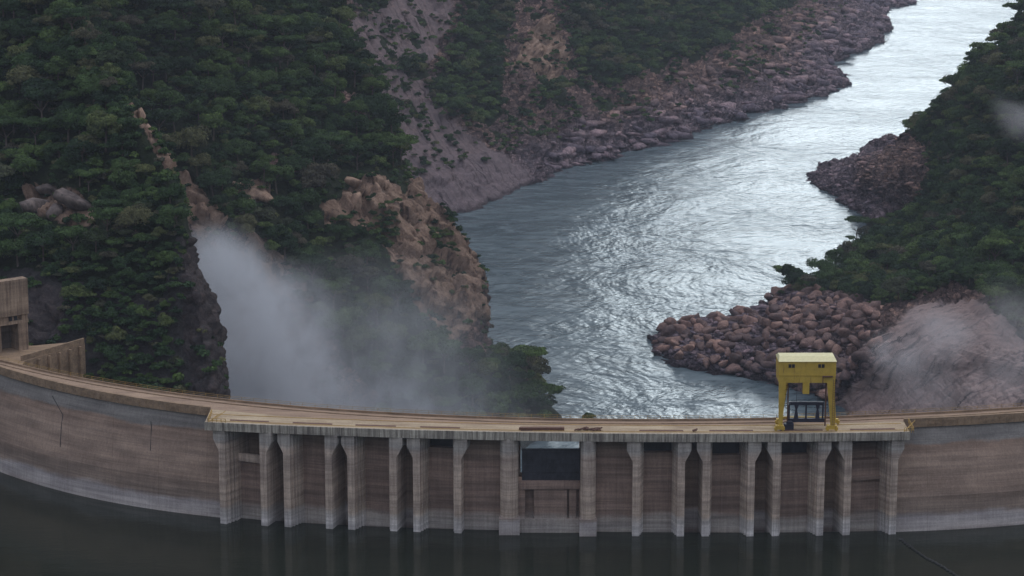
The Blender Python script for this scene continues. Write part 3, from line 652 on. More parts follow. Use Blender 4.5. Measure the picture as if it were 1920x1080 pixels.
# middle ridge
B_bare = [[(640,345),(720,335),(762,360),(775,330),(800,340),(850,420),(893,480),(915,665),(862,640),(835,600),(790,590),(775,540),(740,520),(730,460),(700,450),(665,400),(640,420)],
 [(455,345),(505,343),(510,368),(470,374)], [(335,320),(360,325),(405,400),(420,440),(470,480),(530,500),(560,560),(640,660),(720,740),(760,820),(400,820),(350,470)],
 [(640,170),(680,168),(700,210),(675,225),(645,205)], [(770,300),(800,330),(820,370),(790,350),(765,320)], [(500,300),(560,315),(550,335),(500,325)], [(600,385),(640,380),(640,420),(610,420)]]
B_hole = [[(690,395),(745,390),(745,470),(705,470)], [(800,420),(845,430),(850,500),(815,500)], [(640,440),(700,460),(690,520),(640,520)], [(840,360),(862,400),(850,430),(830,400)]]
B_tan = [[(640,345),(720,335),(762,360),(775,330),(800,340),(850,420),(893,480),(900,600),(850,640),(790,590),(740,520),(700,430),(640,420)], B_bare[1], [(335,320),(360,325),(405,400),(420,440),(380,450),(350,400)], [(430,440),(560,500),(580,570),(500,560)], B_bare[4], B_bare[6]]
Br = [[(200,860,830),(400,880,850),(550,900,880),(700,900,900),(850,880,925),(980,860,945),(1080,840,975),(1120,830,1010)],
 [(200,740,850),(400,750,865),(550,760,890),(700,775,910),(850,780,935),(960,790,955),(1062,800,985),(1100,790,1040)],
 [(200,650,870),(400,670,885),(550,680,905),(700,690,925),(830,700,945),(920,710,965),(1000,728,1000),(1040,730,1070)],
 [(200,560,890),(400,580,905),(520,590,925),(640,600,945),(760,612,965),(850,622,985),(908,650,1010),(925,660,1080)],
 [(200,480,905),(390,500,920),(500,510,942),(610,520,962),(720,530,985),(820,540,1005),(898,552,1025),(910,560,1090)],
 [(200,400,925),(380,420,940),(480,430,960),(590,440,985),(700,450,1008),(790,462,1030),(884,492,1055),(900,500,1110)],
 [(200,300,950),(360,330,965),(470,345,990),(570,350,1010),(670,356,1035),(750,372,1055),(828,405,1080),(850,410,1130)],
 [(200,200,985),(360,240,1003),(460,262,1025),(560,272,1048),(650,285,1066),(712,300,1082),(768,325,1100),(795,330,1150)],
 [(200,90,1030),(350,120,1050),(450,145,1070),(550,168,1088),(630,190,1104),(685,215,1117),(735,248,1132),(760,255,1180)],
 [(200,-10,1080),(340,20,1100),(430,45,1118),(520,68,1132),(600,100,1147),(655,132,1158),(695,165,1168),(715,170,1215)],
 [(200,-120,1140),(330,-90,1160),(420,-50,1175),(500,-20,1187),(570,10,1198),(615,42,1207),(650,78,1215),(670,80,1260)]]
for k_, r in enumerate(Br):
    if k_ >= 6: r[0] = (r[0][0]-170, r[0][1]-30, r[0][2]-15)
for r in Br[2:]: q = r[6]; r[7] = (q[0]-12, q[1]+8, q[2]+70)
BG = up_rows(grid(Br), [30, 60, 100, 120], .85, (-.15, 1))
PB, NB = terrain('hillside', BG, 330, 380, lambda P: ~(polys_mask(P, B_bare, 12) & ~polys_mask(P, B_hole, 10, 8)), lambda P: polys_mask(P, B_tan, 14), (6, 3.2, 1.1, 1.6), 'wooded ridge with tan rock cliffs in the middle above the mist')
# far left bank
C_veg = [[(1030,-300),(1065,50),(1080,140),(1125,172),(1180,155),(1250,120),(1330,105),(1400,45),(1490,5),(1520,-90),(1400,-300)],
 [(865,-300),(940,-200),(965,10),(945,60),(945,110),(930,180),(945,215),(900,240),(860,225),(812,210),(800,165),(840,125),(875,60)],
 [(1010,140),(1050,150),(1062,195),(1015,200)], [(500,-400),(700,-400),(760,-60),(730,15),(690,25),(640,-60)], [(755,120),(795,115),(800,145),(765,148)]]
Cc = [(.8,[(600,520),(540,450),(480,370),(430,280),(400,200),(370,100),(330,-60)]), (.8,[(740,462),(690,400),(620,320),(560,240),(510,160),(460,60),(400,-90)]),
 (.8,[(860,405),(800,340),(735,262),(690,190),(640,100),(590,0),(520,-130)]), (.78,[(960,358),(895,290),(820,205),(765,115),(710,20),(655,-70),(590,-190)]),
 (.75,[(1080,312),(1035,250),(985,180),(935,110),(890,30),(840,-60),(780,-180)]), (.7,[(1190,280),(1158,230),(1110,165),(1070,90),(1030,10),(985,-80),(930,-190)]),
 (.62,[(1290,255),(1258,215),(1220,155),(1180,80),(1150,0),(1110,-80),(1060,-180)]), (.5,[(1400,218),(1368,185),(1330,125),(1290,60),(1260,0),(1220,-70),(1170,-150)]),
 (.42,[(1500,190),(1465,162),(1430,105),(1390,50),(1360,0),(1330,-60),(1290,-120)]), (.3,[(1592,157),(1540,142),(1490,100),(1450,50),(1420,10),(1390,-40),(1350,-90)]),
 (.3,[(1535,128),(1515,112),(1495,85),(1470,42),(1440,0),(1410,-40),(1380,-85)]), (.3,[(1655,70),(1610,52),(1560,28),(1520,0),(1480,-25),(1450,-50),(1420,-85)]),
 (.3,[(1648,24),(1610,12),(1570,-8),(1530,-25),(1500,-40),(1470,-60),(1440,-85)]), (.3,[(1705,6),(1670,-6),(1630,-18),(1580,-33),(1540,-50),(1500,-70),(1470,-90)]), (.3,[(1690,-40),(1660,-50),(1625,-60),(1585,-75),(1540,-90),(1500,-105),(1470,-120)])]
CG = []
for k in range(-1, 7):
    row = []
    for s, pts in Cc:
        d0 = (CH-RIV)/tanat(pts[0][1])
        if k < 0: p = at_d(pts[0][0], pts[0][1], d0); row.append(p+np.array([6, -25, -16.]))
        else: row.append(at_d(pts[k][0], pts[k][1], (CH-RIV+s*d0)/(tanat(pts[k][1])+s)))
    CG.append(row)
top = []
for j, p in enumerate(CG[-1]):
    h = np.interp(j, [0, 7, 8, 9, 14], [180, 90, 25, 0, 0]); top.append(p+np.array([-.3*h-10, h*1.2+30, h if h else -12.]))
CG.append(top)
def cveg(P):
    b_ = polys_mask(P, C_veg, 16); sp = (fbm(P/16, 3, 44) > .34) & (P[..., 2] > -84); return b_ | (sp & (project(P)[0] < 1250))
PC, NC = terrain('hillside', CG, 520, 330, cveg, lambda P: polys_mask(P, [[(985,70),(1020,35),(1062,110),(1050,160),(1000,140),(960,125)],[(1105,-60),(1130,-60),(1140,22),(1100,22)]], 10), (8, 2.6, 1.6, 2.0), 'far river bank of bare grey and reddish rock with patches of wood', strata=((.8, .45, -.4), 13, 5.0), slab=([[(680,0),(720,110),(800,160),(820,215),(880,260),(905,270),(1000,340),(960,375),(860,430),(700,420),(600,200)], [(690,-60),(840,-60),(840,60),(780,150),(700,80)]], 0))
# right bank
D_bare = [[(1480,550),(1560,552),(1640,572),(1700,565),(1770,540),(1830,540),(1870,590),(1935,640),(2300,700),(2300,1100),(1200,1100),(1200,560)],
 [(1495,330),(1640,245),(1690,240),(1735,270),(1742,320),(1720,370),(1690,390),(1660,410),(1630,420)]]
Dr = [[(1940,0,1700),(1955,5,1500),(2015,-25,1450),(2085,-55,1400),(2150,-85,1370),(2250,-120,1340)],
 [(1800,165,1650),(1835,135,1450),(1900,110,1400),(1970,80,1350),(2060,45,1310),(2250,-20,1270)],
 [(1710,250,1650),(1752,225,1420),(1815,198,1360),(1890,165,1300),(1990,132,1260),(2250,50,1200)],
 [(1630,262,1725),(1648,272,1650),(1742,275,1420),(1830,262,1300),(1930,232,1220),(2250,150,1130)],
 [(1500,332,1590),(1524,333,1565),(1620,328,1480),(1740,335,1330),(1870,333,1210),(2250,280,1080)],
 [(1570,410,1460),(1585,378,1478),(1660,384,1420),(1750,402,1280),(1870,412,1140),(2250,380,1000)],
 [(1600,450,1380),(1632,424,1400),(1700,444,1290),(1780,460,1190),(1880,470,1080),(2250,450,940)],
 [(1530,520,1290),(1572,502,1285),(1650,500,1230),(1760,504,1130),(1870,512,1030),(2250,500,890)],
 [(1440,570,1215),(1484,562,1207),(1600,560,1150),(1720,562,1070),(1850,562,980),(2250,560,840)],
 [(1205,656,1125),(1240,650,1112),(1400,612,1130),(1600,602,1060),(1800,602,960),(2250,620,800)],
 [(1380,735,1045),(1420,712,1050),(1530,685,1035),(1640,672,1000),(1800,660,920),(2250,670,760)],
 [(1530,768,1010),(1568,752,1016),(1650,742,985),(1740,722,940),(1850,712,880),(2250,720,730)],
 [(1580,870,940),(1620,845,935),(1700,835,900),(1800,820,850),(1900,810,800),(2250,800,690)],
 [(1600,990,850),(1650,965,850),(1730,945,815),(1820,925,775),(1920,905,742),(2250,880,690)]]
DG = grid(Dr)
for r in DG:
    r[0][2] = min(r[0][2], RIV-8)
    e = r[-1]; r.append(e+np.array([90, 20, 80.])); r.append(e+np.array([220, 40, 200.]))
PD, ND = terrain('hillside', DG, 300, 420, lambda P: ~polys_mask(P, D_bare, 12), lambda P: np.zeros(P.shape[:-1], bool), (5, 2.2, 1.4, 1.5), 'wooded right bank running down to a reddish rubble spit and slabs', flip=True, strata=((.2, .75, .65), 7, 2.6), slab=([[(1570,760),(1640,690),(1660,620),(1720,570),(1830,560),(1870,590),(1935,640),(2300,700),(2300,900),(1560,900)]], 1))

# ------------------------------------------------------------------ water
def watermat(name, base, rough, spec, layers, rotz=(0, 0, 0, 0)):
    m, t, b, o = newmat(name); g = N(t, 'ShaderNodeNewGeometry'); b.inputs['Roughness'].default_value = rough
    b.inputs['Specular IOR Level'].default_value = spec; b.inputs['IOR'].default_value = 1.33
    h = None
    for (sc, msc, amp_, dist), rz in zip(layers, rotz):
        mp_ = N(t, 'ShaderNodeMapping', inp={'Rotation': (0, 0, rz)}); t.links.new(g.outputs['Position'], mp_.inputs[0])
        n = noise(t, sc, 5, mp_.outputs[0], msc, .65, dist); v = math_(t, 'MULTIPLY', n.outputs[0], amp_); h = v if h is None else math_(t, 'ADD', h, v)
    bump(t, b, h, 1.0, 1.0)
    if len(base) == 2:
        n = noise(t, .05, 6, g.outputs['Position'], (.6, 1.6, 1), .72, 1.2); c = ramp(t, n.outputs[0], [(.4, base[0]), (.7, base[1])]).outputs[0]; t.links.new(c, b.inputs['Base Color'])
    else: b.inputs['Base Color'].default_value = (*base[0], 1)
    return m
M['river'] = watermat('river_water', [(.05, .075, .09), (.15, .20, .225)],  .25, .5, [(.012, (1, 1, 1), 4.4, .4), (.035, (.14, 1.1, 1), 1.05, .3), (.12, (.35, 1.2, 1), .14, .2), (.5, (1, 1, 1), .03, .2)], (0, -1.0, -1.0, 0))
M['lake'] = watermat('reservoir_water', [(.013, .017, .012)], .04, .36, [(.12, (.4, 1, 1), .10, 0), (1.1, (.6, 1, 1), .018, 0)])
me = mesh_from('river', [(-1400, 110, RIV), (1400, 110, RIV), (1400, 3600, RIV), (-1400, 3600, RIV)], [(0, 1, 2, 3)], M['river'])
tag(link('river', me), 'broad pale river with ripples winding through the gorge', None, None, 'structure')
xs = lin(XL, XR, 60); V = [(-400, yw(XL)+60, RES), ]+[(x, yw(x)+1.2, RES) for x in xs]+[(400, yw(XR)+40, RES), (400, -900, RES), (-400, -900, RES)]
mb = MB(); mb.add([(x, yw(x)+1.2, RES) for x in xs]+[(x*2.2, -900, RES) for x in xs], [(i, len(xs)+i, len(xs)+i+1, i+1) for i in range(len(xs)-1)])
tag(mb.build('reservoir', M['lake'], None), 'still dark reservoir water in front of the dam wall', None, None, 'structure')
bed = mesh_from('gorge_bed', [(-1500, 60, -135), (1500, 60, -135), (1500, 3700, -135), (-1500, 3700, -135)], [(0, 1, 2, 3)], M['boulder'])
tag(link('gorge_bed', bed), 'rock bed under the river water of the gorge', None, None, 'structure')

# ------------------------------------------------------------------ visibility buffer for planting
ZW, ZH = 640, 360
zb = np.full((ZH+80, ZW+80), 1e9)
def splat(P):
    x, y, d = project(P); i = (x/3+40).astype(int); j = (y/3+40).astype(int); ok = (i >= 0) & (i < ZW+80) & (j >= 0) & (j < ZH+80)
    np.minimum.at(zb, (j[ok], i[ok]), d[ok])
def dense(P):
    return catmull(catmull(P, P.shape[0]*2, 0), P.shape[1]*2, 1)
for P_ in (PA, PB, PC, PD): splat(dense(P_))
for x in np.arange(XL, XR, .4):
    splat(np.array([[x, yb(x), z] for z in (0, .5, -3, -6)])); 
def visible(P, tol=14):
    x, y, d = project(P); i = np.clip((x/3+40).astype(int), 0, ZW+79); j = np.clip((y/3+40).astype(int), 0, ZH+79)
    return d < zb[j, i]+tol

# ------------------------------------------------------------------ trees
def crown_arrays(seed, R, H, n_blob, n_leaf, leaf, flat=.6, shape='round'):
    g = np.random.default_rng(seed); V = []; T = []; L = []
    for k in range(n_blob):
        a = g.uniform(0, 2*np.pi); rr = R*np.sqrt(g.uniform(0, 1))*.72
        hz = H*(1-.5*(rr/R)**2)*g.uniform(.62, 1.0) if shape == 'round' else H*g.uniform(.82, 1.0)
        c = np.array([rr*np.cos(a), rr*np.sin(a), hz]); br = R*g.uniform(.26, .46)*(1.0 if shape == 'round' else .95)
        m = int(n_leaf*(br/R/.36)**2)
        d = g.normal(size=(m, 3)); d[:, 2] = np.abs(d[:, 2])*1.1-.35*g.uniform(size=m); d /= np.linalg.norm(d, axis=1)[:, None]
        p = c+d*np.array([br, br, br*flat])*g.uniform(.72, 1.08, (m, 1))
        nrm = d+g.normal(scale=.45, size=(m, 3))+np.array([0, 0, .12]); nrm /= np.linalg.norm(nrm, axis=1)[:, None]
        r1 = g.normal(size=(m, 3)); u = np.cross(nrm, r1); u /= np.linalg.norm(u, axis=1)[:, None]; v = np.cross(nrm, u)
        s = leaf*g.uniform(.5, 1.25, (m, 1)); u = u*s; v = v*s*.75
        V.append(np.stack([p-u-v*.6, p+u*.8-v, p+u+v*.7, p-u*.7+v], 1).reshape(-1, 3))
        tb = g.uniform(.2, .8); L.append(np.repeat(np.clip(tb+g.normal(scale=.2, size=m), 0, 1), 4))
    V = np.concatenate(V); return V, np.arange(len(V)).reshape(-1, 4), np.concatenate(L)
def trunk_arrays(seed, R, H):
    r = random.Random(seed); mb = MB()
    def seg(a, b_, r0, r1, n=5):
        a, b_ = Vector(a), Vector(b_); d = (b_-a).normalized(); u = d.orthogonal().normalized(); w_ = d.cross(u); V = []
        for p, q in ((a, r0), (b_, r1)): V += [p+(u*math.cos(2*math.pi*k/n)+w_*math.sin(2*math.pi*k/n))*q for k in range(n)]
        mb.add(V, [(i, (i+1) % n, n+(i+1) % n, n+i) for i in range(n)]+[tuple(range(n, 2*n))])
    t = (r.uniform(-.4, .4), r.uniform(-.4, .4), H*.5); seg((0, 0, -1.5), t, .28, .17)
    for k in range(5):
        a = 2*math.pi*(k+r.random()*.6)/5; e = (t[0]+R*.5*math.cos(a), t[1]+R*.5*math.sin(a), H*r.uniform(.68, .85)); seg(t, e, .13, .05, 4)
    return mb.v, mb.f
kinds = []                                     # (R, H, arrays)
for k in range(9):
    shp = 'flat' if k in (2, 6) else 'round'; R = 3.9+.35*(k % 4); H = 6.2+.5*(k % 3)+(1.0 if shp == 'flat' else 0)
    kinds.append((R, H, shp))
near_mesh = []
for k, (R, H, shp) in enumerate(kinds):
    V, Fq, L = crown_arrays(100+k, R, H, 15, 190, .225, .8 if shp == 'round' else .42, shp)
    cm = mesh_from('crown', V, Fq, M['leaf'], False, {'leaf': L, 'tint': np.zeros(len(V))}); tv, tf = trunk_arrays(k, R, H); tm = mesh_from('trunk', tv, tf, M['bark'])
    near_mesh.append((cm, tm))
far_arr = [crown_arrays(300+k, R, H, 13, 105, .30, .8 if shp == 'round' else .42, shp) for k, (R, H, shp) in enumerate(kinds)]
bush_arr = [crown_arrays(500+k, 1.9, 1.9, 5, 34, .34, .75) for k in range(5)]

def sample(PN, n, cond):
    P, Nn, vg = PN; nv, nu = P.shape[:2]
    A = np.linalg.norm(np.cross(P[1:, :-1]-P[:-1, :-1], P[:-1, 1:]-P[:-1, :-1]), axis=-1)
    X_, Y_, D_ = project(P); onf = (X_ > -90) & (X_ < 2010) & (Y_ > -110) & (Y_ < 900)
    A = A*onf[:-1, :-1]*cond(P)[:-1, :-1]
    if A.sum() == 0: return np.zeros((0, 3))
    ix = rng.choice(A.size, n, p=A.ravel()/A.sum()); j, i = np.divmod(ix, nu-1); u = rng.uniform(size=(n, 1)); v = rng.uniform(size=(n, 1))
    return P[j, i]*(1-u)*(1-v)+P[j, i+1]*u*(1-v)+P[j+1, i]*(1-u)*v+P[j+1, i+1]*u*v
def thin(P, r):
    keep = []; cell = {}
    for p, rr in zip(P, r):
        k = (int(p[0]//8), int(p[1]//8), int(p[2]//8)); ok = True
        for a in (-1, 0, 1):
            for b_ in (-1, 0, 1):
                for c in (-1, 0, 1):
                    for q, qr in cell.get((k[0]+a, k[1]+b_, k[2]+c), ()):
                        if (p[0]-q[0])**2+(p[1]-q[1])**2+(p[2]-q[2])**2 < (rr+qr)**2: ok = False; break
                    if not ok: break
                if not ok: break
            if not ok: break
        keep.append(ok)
        if ok: cell.setdefault(k, []).append((p, rr))
    return np.array(keep, bool)
LBL = list(TER.keys())
tp, tz = [], []
CLEAR = {0: [[(222,150),(250,165),(305,280),(345,330),(400,430),(372,455),(350,360),(300,310),(275,260)], [(42,345),(80,335),(140,360),(175,398),(172,418),(110,410),(45,405)], [(-10,500),(60,495),(60,665),(-10,665)], [(50,640),(165,640),(165,705),(50,705)], [(372,470),(520,470),(520,760),(432,760)]],
 1: [[(640,345),(700,333),(770,372),(785,300),(810,340),(870,440),(893,480),(915,600),(905,655),(860,640),(820,600),(775,540),(745,500),(730,450),(700,440),(645,400)], [(455,345),(505,345),(508,368),(470,372)], [(910,300),(960,300),(960,640),(915,640)], [(400,440),(470,470),(560,560),(600,660),(430,740)], [(338,315),(365,322),(408,395),(420,440),(475,480),(400,480),(350,400)]],
 2: [[(960,200),(1080,230),(1130,185),(1250,135),(1340,115),(1480,20),(1700,-20),(1720,100),(1100,330)], [(965,40),(1015,30),(1050,110),(1045,150),(970,120)]], 3: [D_bare[1], [(1225,655),(1300,590),(1400,575),(1490,560),(1640,590),(1700,580),(1830,570),(1930,660),(1930,770),(1560,770)]]}
def plant(key, n, size, cond, rmin, zone, clear=True):
    P = sample(TER[key], n, cond); s = size[0]+(size[1]-size[0])*rng.uniform(size=len(P))**1.3; k = thin(P, s*rmin); P, s = P[k], s[k]
    if clear:
        bad = np.zeros(len(P), bool); Xc, Yc, Dc = project(P+np.stack([0*s, 0*s, 5.2*s], 1)); rr = 3.4*s*F/Dc
        for a, b_ in ((0, 0), (1, 0), (-1, 0), (0, 1), (0, -.7)):
            for poly in CLEAR[zone]: bad |= in_poly(Xc+a*rr, Yc+b_*rr*.8, poly)
        P, s = P[~bad], s[~bad]
    v = visible(P+np.array([0, 0, 6.0]), 18); P, s = P[v], s[v]; tp.append(np.concatenate([P, s[:, None]], 1)); tz.extend([zone]*len(P))
ab = lambda P: P[..., 2] > RIV+3.5
A_up = lambda P: ~polys_mask(P, A_bare, 6) & ab(P)
A_edge = [[(322,450),(360,440),(520,440),(520,800),(300,800),(330,600)]]
A_low = [[(50,500),(330,470),(330,780),(50,780)]]
plant(LBL[0], 3600, (.5, 1.8), lambda P: A_up(P) & ~polys_mask(P, A_edge+A_low, 5), 2.1, 0)
plant(LBL[0], 1500, (.32, .8), lambda P: A_up(P) & polys_mask(P, A_low, 5) & ~polys_mask(P, A_edge, 5), 2.6, 0)
B_edge = [[(838,440),(970,440),(975,672),(868,672)], [(600,330),(790,310),(830,400),(870,480),(870,640),(800,600),(720,540),(690,460),(620,420)]]
plant(LBL[1], 7000, (.5, 2.0), lambda P: ~polys_mask(P, B_bare+B_edge, 8) & ab(P), 2.3, 1)
plant(LBL[1], 260, (.35, .7), lambda P: polys_mask(P, B_hole, 8) & ab(P), 2.6, 1, False)
plant(LBL[1], 110, (.3, .5), lambda P: polys_mask(P, B_bare, 8) & ab(P), 3.0, 1, False)
plant(LBL[2], 9500, (.7, 1.8), lambda P: polys_mask(P, C_veg, 8) & ab(P), 2.6, 2)
plant(LBL[2], 420, (.3, .75), lambda P: (fbm(P/22, 3, 44) > .08) & (P[..., 2] > -86) & (project(P)[0] < 1300), 2.2, 2, False)
plant(LBL[3], 6800, (.5, 1.85), lambda P: ~polys_mask(P, D_bare, 8) & ab(P), 2.4, 3)
# a lone tree whose tip shows over the deck at the foot of the middle ridge
tp = np.concatenate(tp); tz = np.array(tz)
pz = at_d(1100, 800, 985); tp = np.concatenate([tp, [[pz[0], pz[1], -107, .9]]]); tz = np.append(tz, 1)
X_, Y_, D_ = project(tp[:, :3]+np.array([0, 0, 4.0])); infr = (X_ > 5) & (X_ < 1915) & (Y_ > 5)
behind_dam = Y_ > 745; size_px = tp[:, 3]*F/D_
vis2 = visible(tp[:, :3]+np.array([0, 0, 5.0]), 7)
score = size_px*infr*vis2*(~behind_dam); order = np.argsort(-score); nind = 270
ind = np.zeros(len(tp), bool); ind[order[:nind]] = True
LAB = ['bushy green tree on the dark wooded hillside nearest the left end of the dam', 'tree in the wood of the middle ridge between the mist and the river', 'tree on the far bank across the river', 'tree in the wood on the right bank above the rubble spit']
GRP = ['trees of the near left hillside', 'trees of the middle ridge', 'trees of the far bank', 'trees of the right bank']
Vs, Fs, Ts, Ls = [], [], [], []; off = 0
def push(arr, pos, s, rz, tint, sz=1.0):
    global off
    V, Fq, L = arr; c, q = math.cos(rz), math.sin(rz); W = V*np.array([s, s, s*sz]); W = np.stack([W[:, 0]*c-W[:, 1]*q, W[:, 0]*q+W[:, 1]*c, W[:, 2]], 1)+pos
    Vs.append(W); Fs.append(Fq+off); Ls.append(L); Ts.append(np.full(len(V), tint)); off += len(V)
for i in range(len(tp)):
    p = tp[i, :3]; s = tp[i, 3]; rz = rng.uniform(0, 6.28); k = int(rng.integers(0, 9))
    if ind[i]:
        e = empty('tree', p, rz); e.scale = (s, s, s*rng.uniform(.85, 1.15)); tag(e, LAB[tz[i]], 'tree', GRP[tz[i]])
        link('trunk', near_mesh[k][1], e); link('crown', near_mesh[k][0], e)
    else: push(far_arr[k], p, s, rz, rng.uniform(), rng.uniform(.85, 1.15))
def flush(name, mat, label):
    global Vs, Fs, Ts, Ls, off
    if not Vs: return
    me = mesh_from(name, np.concatenate(Vs), np.concatenate(Fs), mat, False, {'leaf': np.concatenate(Ls), 'tint': np.concatenate(Ts)})
    tag(link(name, me), label, None, None, 'stuff'); Vs, Fs, Ts, Ls = [], [], [], []; off = 0
flush('woodland', M['leaf'], 'dense green woodland covering the gorge slopes behind the nearer trees')
# undergrowth and shrubs on the rocks
for key, n, cond in ((LBL[0], 2600, lambda P: ab(P)), (LBL[1], 3800, lambda P: ab(P)), (LBL[3], 3500, lambda P: ab(P) & ~polys_mask(P, D_bare, 6))):
    P = sample(TER[key], n, cond); P = P[visible(P+np.array([0, 0, 2.0]), 14)]
    bare = polys_mask(P, A_bare+B_bare[:2]+B_bare[3:], 4); mist = polys_mask(P, [B_bare[2]], 4)
    keep = np.where(mist, rng.uniform(size=len(P)) < .1, np.where(bare, rng.uniform(size=len(P)) < .06, True)); P = P[keep]
    for p in P: push(bush_arr[int(rng.integers(0, 5))], p, rng.uniform(.5, 1.3), rng.uniform(0, 6.28), rng.uniform())
P = sample(TER[LBL[2]], 5200, lambda P: (cveg(P) | (fbm(P/20, 3, 144) > .05)) & (P[..., 2] > RIV+14)); P = P[visible(P+np.array([0, 0, 2.0]), 14)]
for p in P: push(bush_arr[int(rng.integers(0, 5))], p, rng.uniform(.7, 1.8), rng.uniform(0, 6.28), rng.uniform())
flush('undergrowth', M['leaf'], 'low bushes and undergrowth between the trees and on the rock')

# ------------------------------------------------------------------ boulders
def rock_arr(seed, sub=2):
    import bmesh
    g = np.random.default_rng(seed); bm = bmesh.new(); bmesh.ops.create_icosphere(bm, subdivisions=sub, radius=1)
    V = np.array([v.co[:] for v in bm.verts]); Fq = np.array([[v.index for v in f.verts] for f in bm.faces]); bm.free()
    V = V*(1.12+.2*fbm(V*1.1+seed, 2, seed))[:, None]
    for k in range(15):
        n = g.normal(size=3); n /= np.linalg.norm(n); h = g.uniform(.42, .78); d = V @ n; V = V-np.maximum(d-h, 0)[:, None]*n
    V = V*(1+.05*fbm(V*4, 2, seed+5))[:, None]*np.array([g.uniform(1.0, 1.6), g.uniform(.85, 1.2), g.uniform(.7, 1.15)])*1.12; return V, Fq
rocks = [rock_arr(k) for k in range(12)]; rocks_lo = [rock_arr(40+k, 1) for k in range(8)]
rmesh = [mesh_from('boulder', V, Fq, M['spit'], False, {'tint': np.zeros(len(V))}) for V, Fq in rocks]
SPIT = [[(1222,660),(1260,600),(1380,570),(1440,560),(1480,545),(1560,550),(1650,575),(1650,640),(1600,700),(1570,752),(1420,720),(1340,690)]]
P = sample(TER[LBL[3]], 2600, lambda P: polys_mask(P, SPIT, 4) & (P[..., 2] > RIV-2)); s = rng.uniform(.9, 1.0, len(P))*rng.choice([1.2, 1.8, 2.7, 3.8], len(P), p=[.4, .32, .2, .08])
o_ = np.argsort(-s); P, s = P[o_], s[o_]; k = thin(P, s*.62); P, s = P[k], s[k]
X_, Y_, D_ = project(P); vv = visible(P+np.array([0, 0, 1.0]), 8) & (X_ > 5) & (X_ < 1915) & ~((X_ > 1460) & (X_ < 1566) & (Y_ > 668) & (Y_ < 716))
io = np.where(vv)[0][:250]; im = np.zeros(len(P), bool); im[io] = True
def push_rock(arrs, p, s):
    global off
    V, Fq = arrs[int(rng.integers(0, len(arrs)))]; V = V*np.array([rng.uniform(.9, 1.9), rng.uniform(.8, 1.2), rng.uniform(.35, .85)]) if arrs is rocks_lo else V; R_ = np.array(Matrix.Rotation(rng.uniform(0, 6.28), 3, 'Z') @ Matrix.Rotation(rng.uniform(-.5, .5), 3, 'X')); Vs.append(V @ R_.T*s+p); Fs.append(Fq+off); Ls.append(np.zeros(len(V))); Ts.append(np.full(len(V), rng.uniform())); off += len(V)
for i in range(len(P)):
    if im[i]:
        o = link('boulder', rmesh[int(rng.integers(0, 12))], None, P[i]+np.array([0, 0, s[i]*.25])); o.rotation_euler = (rng.uniform(-.5, .5), rng.uniform(-.4, .4), rng.uniform(0, 6.28)); o.scale = (s[i],)*3
        tag(o, 'reddish brown boulder in the rubble spit jutting into the river', 'boulder', 'boulders of the rubble spit')
    else: push_rock(rocks_lo, P[i]+np.array([0, 0, s[i]*.2]), s[i])
C_sh = [[(1060,330),(1010,345),(985,300),(1120,200),(1250,140),(1400,90),(1500,20),(1600,-30),(1720,-10),(1715,12),(1665,25),(1665,60),(1545,125),(1600,155),(1500,195),(1280,265)]]
for key, poly, n, lo, hi in ((LBL[2], C_sh, 2000, .7, 7.0), (LBL[3], [D_bare[1]], 1500, .7, 2.4), (LBL[3], SPIT, 1600, .4, 1.0)):
    P = sample(TER[key], n, lambda P: polys_mask(P, poly, 10) & (P[..., 2] > RIV-1.5)); P = P[visible(P+np.array([0, 0, 1.5]), 14)]
    for p in P: push_rock(rocks_lo, p, lo+(hi-lo)*rng.uniform()**2.5)
me = mesh_from('rubble', np.concatenate(Vs), np.concatenate(Fs), M['boulder'], False, {'tint': np.concatenate(Ts)})
tag(link('rubble', me), 'loose grey and reddish rubble strewn along the river banks', None, None, 'stuff'); Vs, Fs, Ts, Ls = [], [], [], []; off = 0
def place_rock(px, py, key, s, sc, rot, label, k=0, up=.3):
    P, Nn, _ = TER[key]; X_, Y_, D_ = project(P); q = np.argmin((X_-px)**2+(Y_-py)**2+(D_-np.min(D_))*0); p = P.reshape(-1, 3)[q]
    V, Fq = rocks[k]; m2 = M['darkrock'] if s > 2.9 and key == LBL[0] else M['tanrock']; me = mesh_from('rock_outcrop', V, Fq, m2, False, {'tint': np.full(len(V), .5)})
    o = link('rock_outcrop', me, None, p+np.array([0, -1, up*s])); o.scale = tuple(s*c for c in sc); o.rotation_euler = rot; tag(o, label, 'rock')
m, t, b, o = newmat('tan_granite'); g = N(t, 'ShaderNodeNewGeometry'); n1 = noise(t, .5, 6, g.outputs['Position'], (1, 1, .6), .75)
oi = N(t, 'ShaderNodeObjectInfo')
c = ramp(t, n1.outputs[0], [(.3, (.13, .085, .07)), (.5, (.30, .20, .145)), (.72, (.46, .33, .24))]).outputs[0]; t.links.new(c, b.inputs['Base Color']); b.inputs['Roughness'].default_value = .95; bump(t, b, n1.outputs[0], .7, .8); M['tanrock'] = m
M['darkrock'] = plain('dark_granite', (.125, .10, .092), .95, 0, .6, .55)
for px, py, s, sc, rot, lab, k in (
 (82,362,4.2,(1,1,1.0),(0,0,.3),'upper rounded grey boulder of the outcrop in the left woods',0),(70,393,4.6,(1.1,1,.8),(0,0,1.1),'lower left boulder of the outcrop in the left woods',3),(135,388,5.6,(1.3,1,.75),(0,.35,0),'largest sloping boulder at the right of the left woods outcrop',5),(105,398,3.0,(.9,1,1),(0,0,.8),'small boulder wedged in the middle of the left woods outcrop',6)):
    place_rock(px, py, LBL[0], s, sc, rot, lab, k)
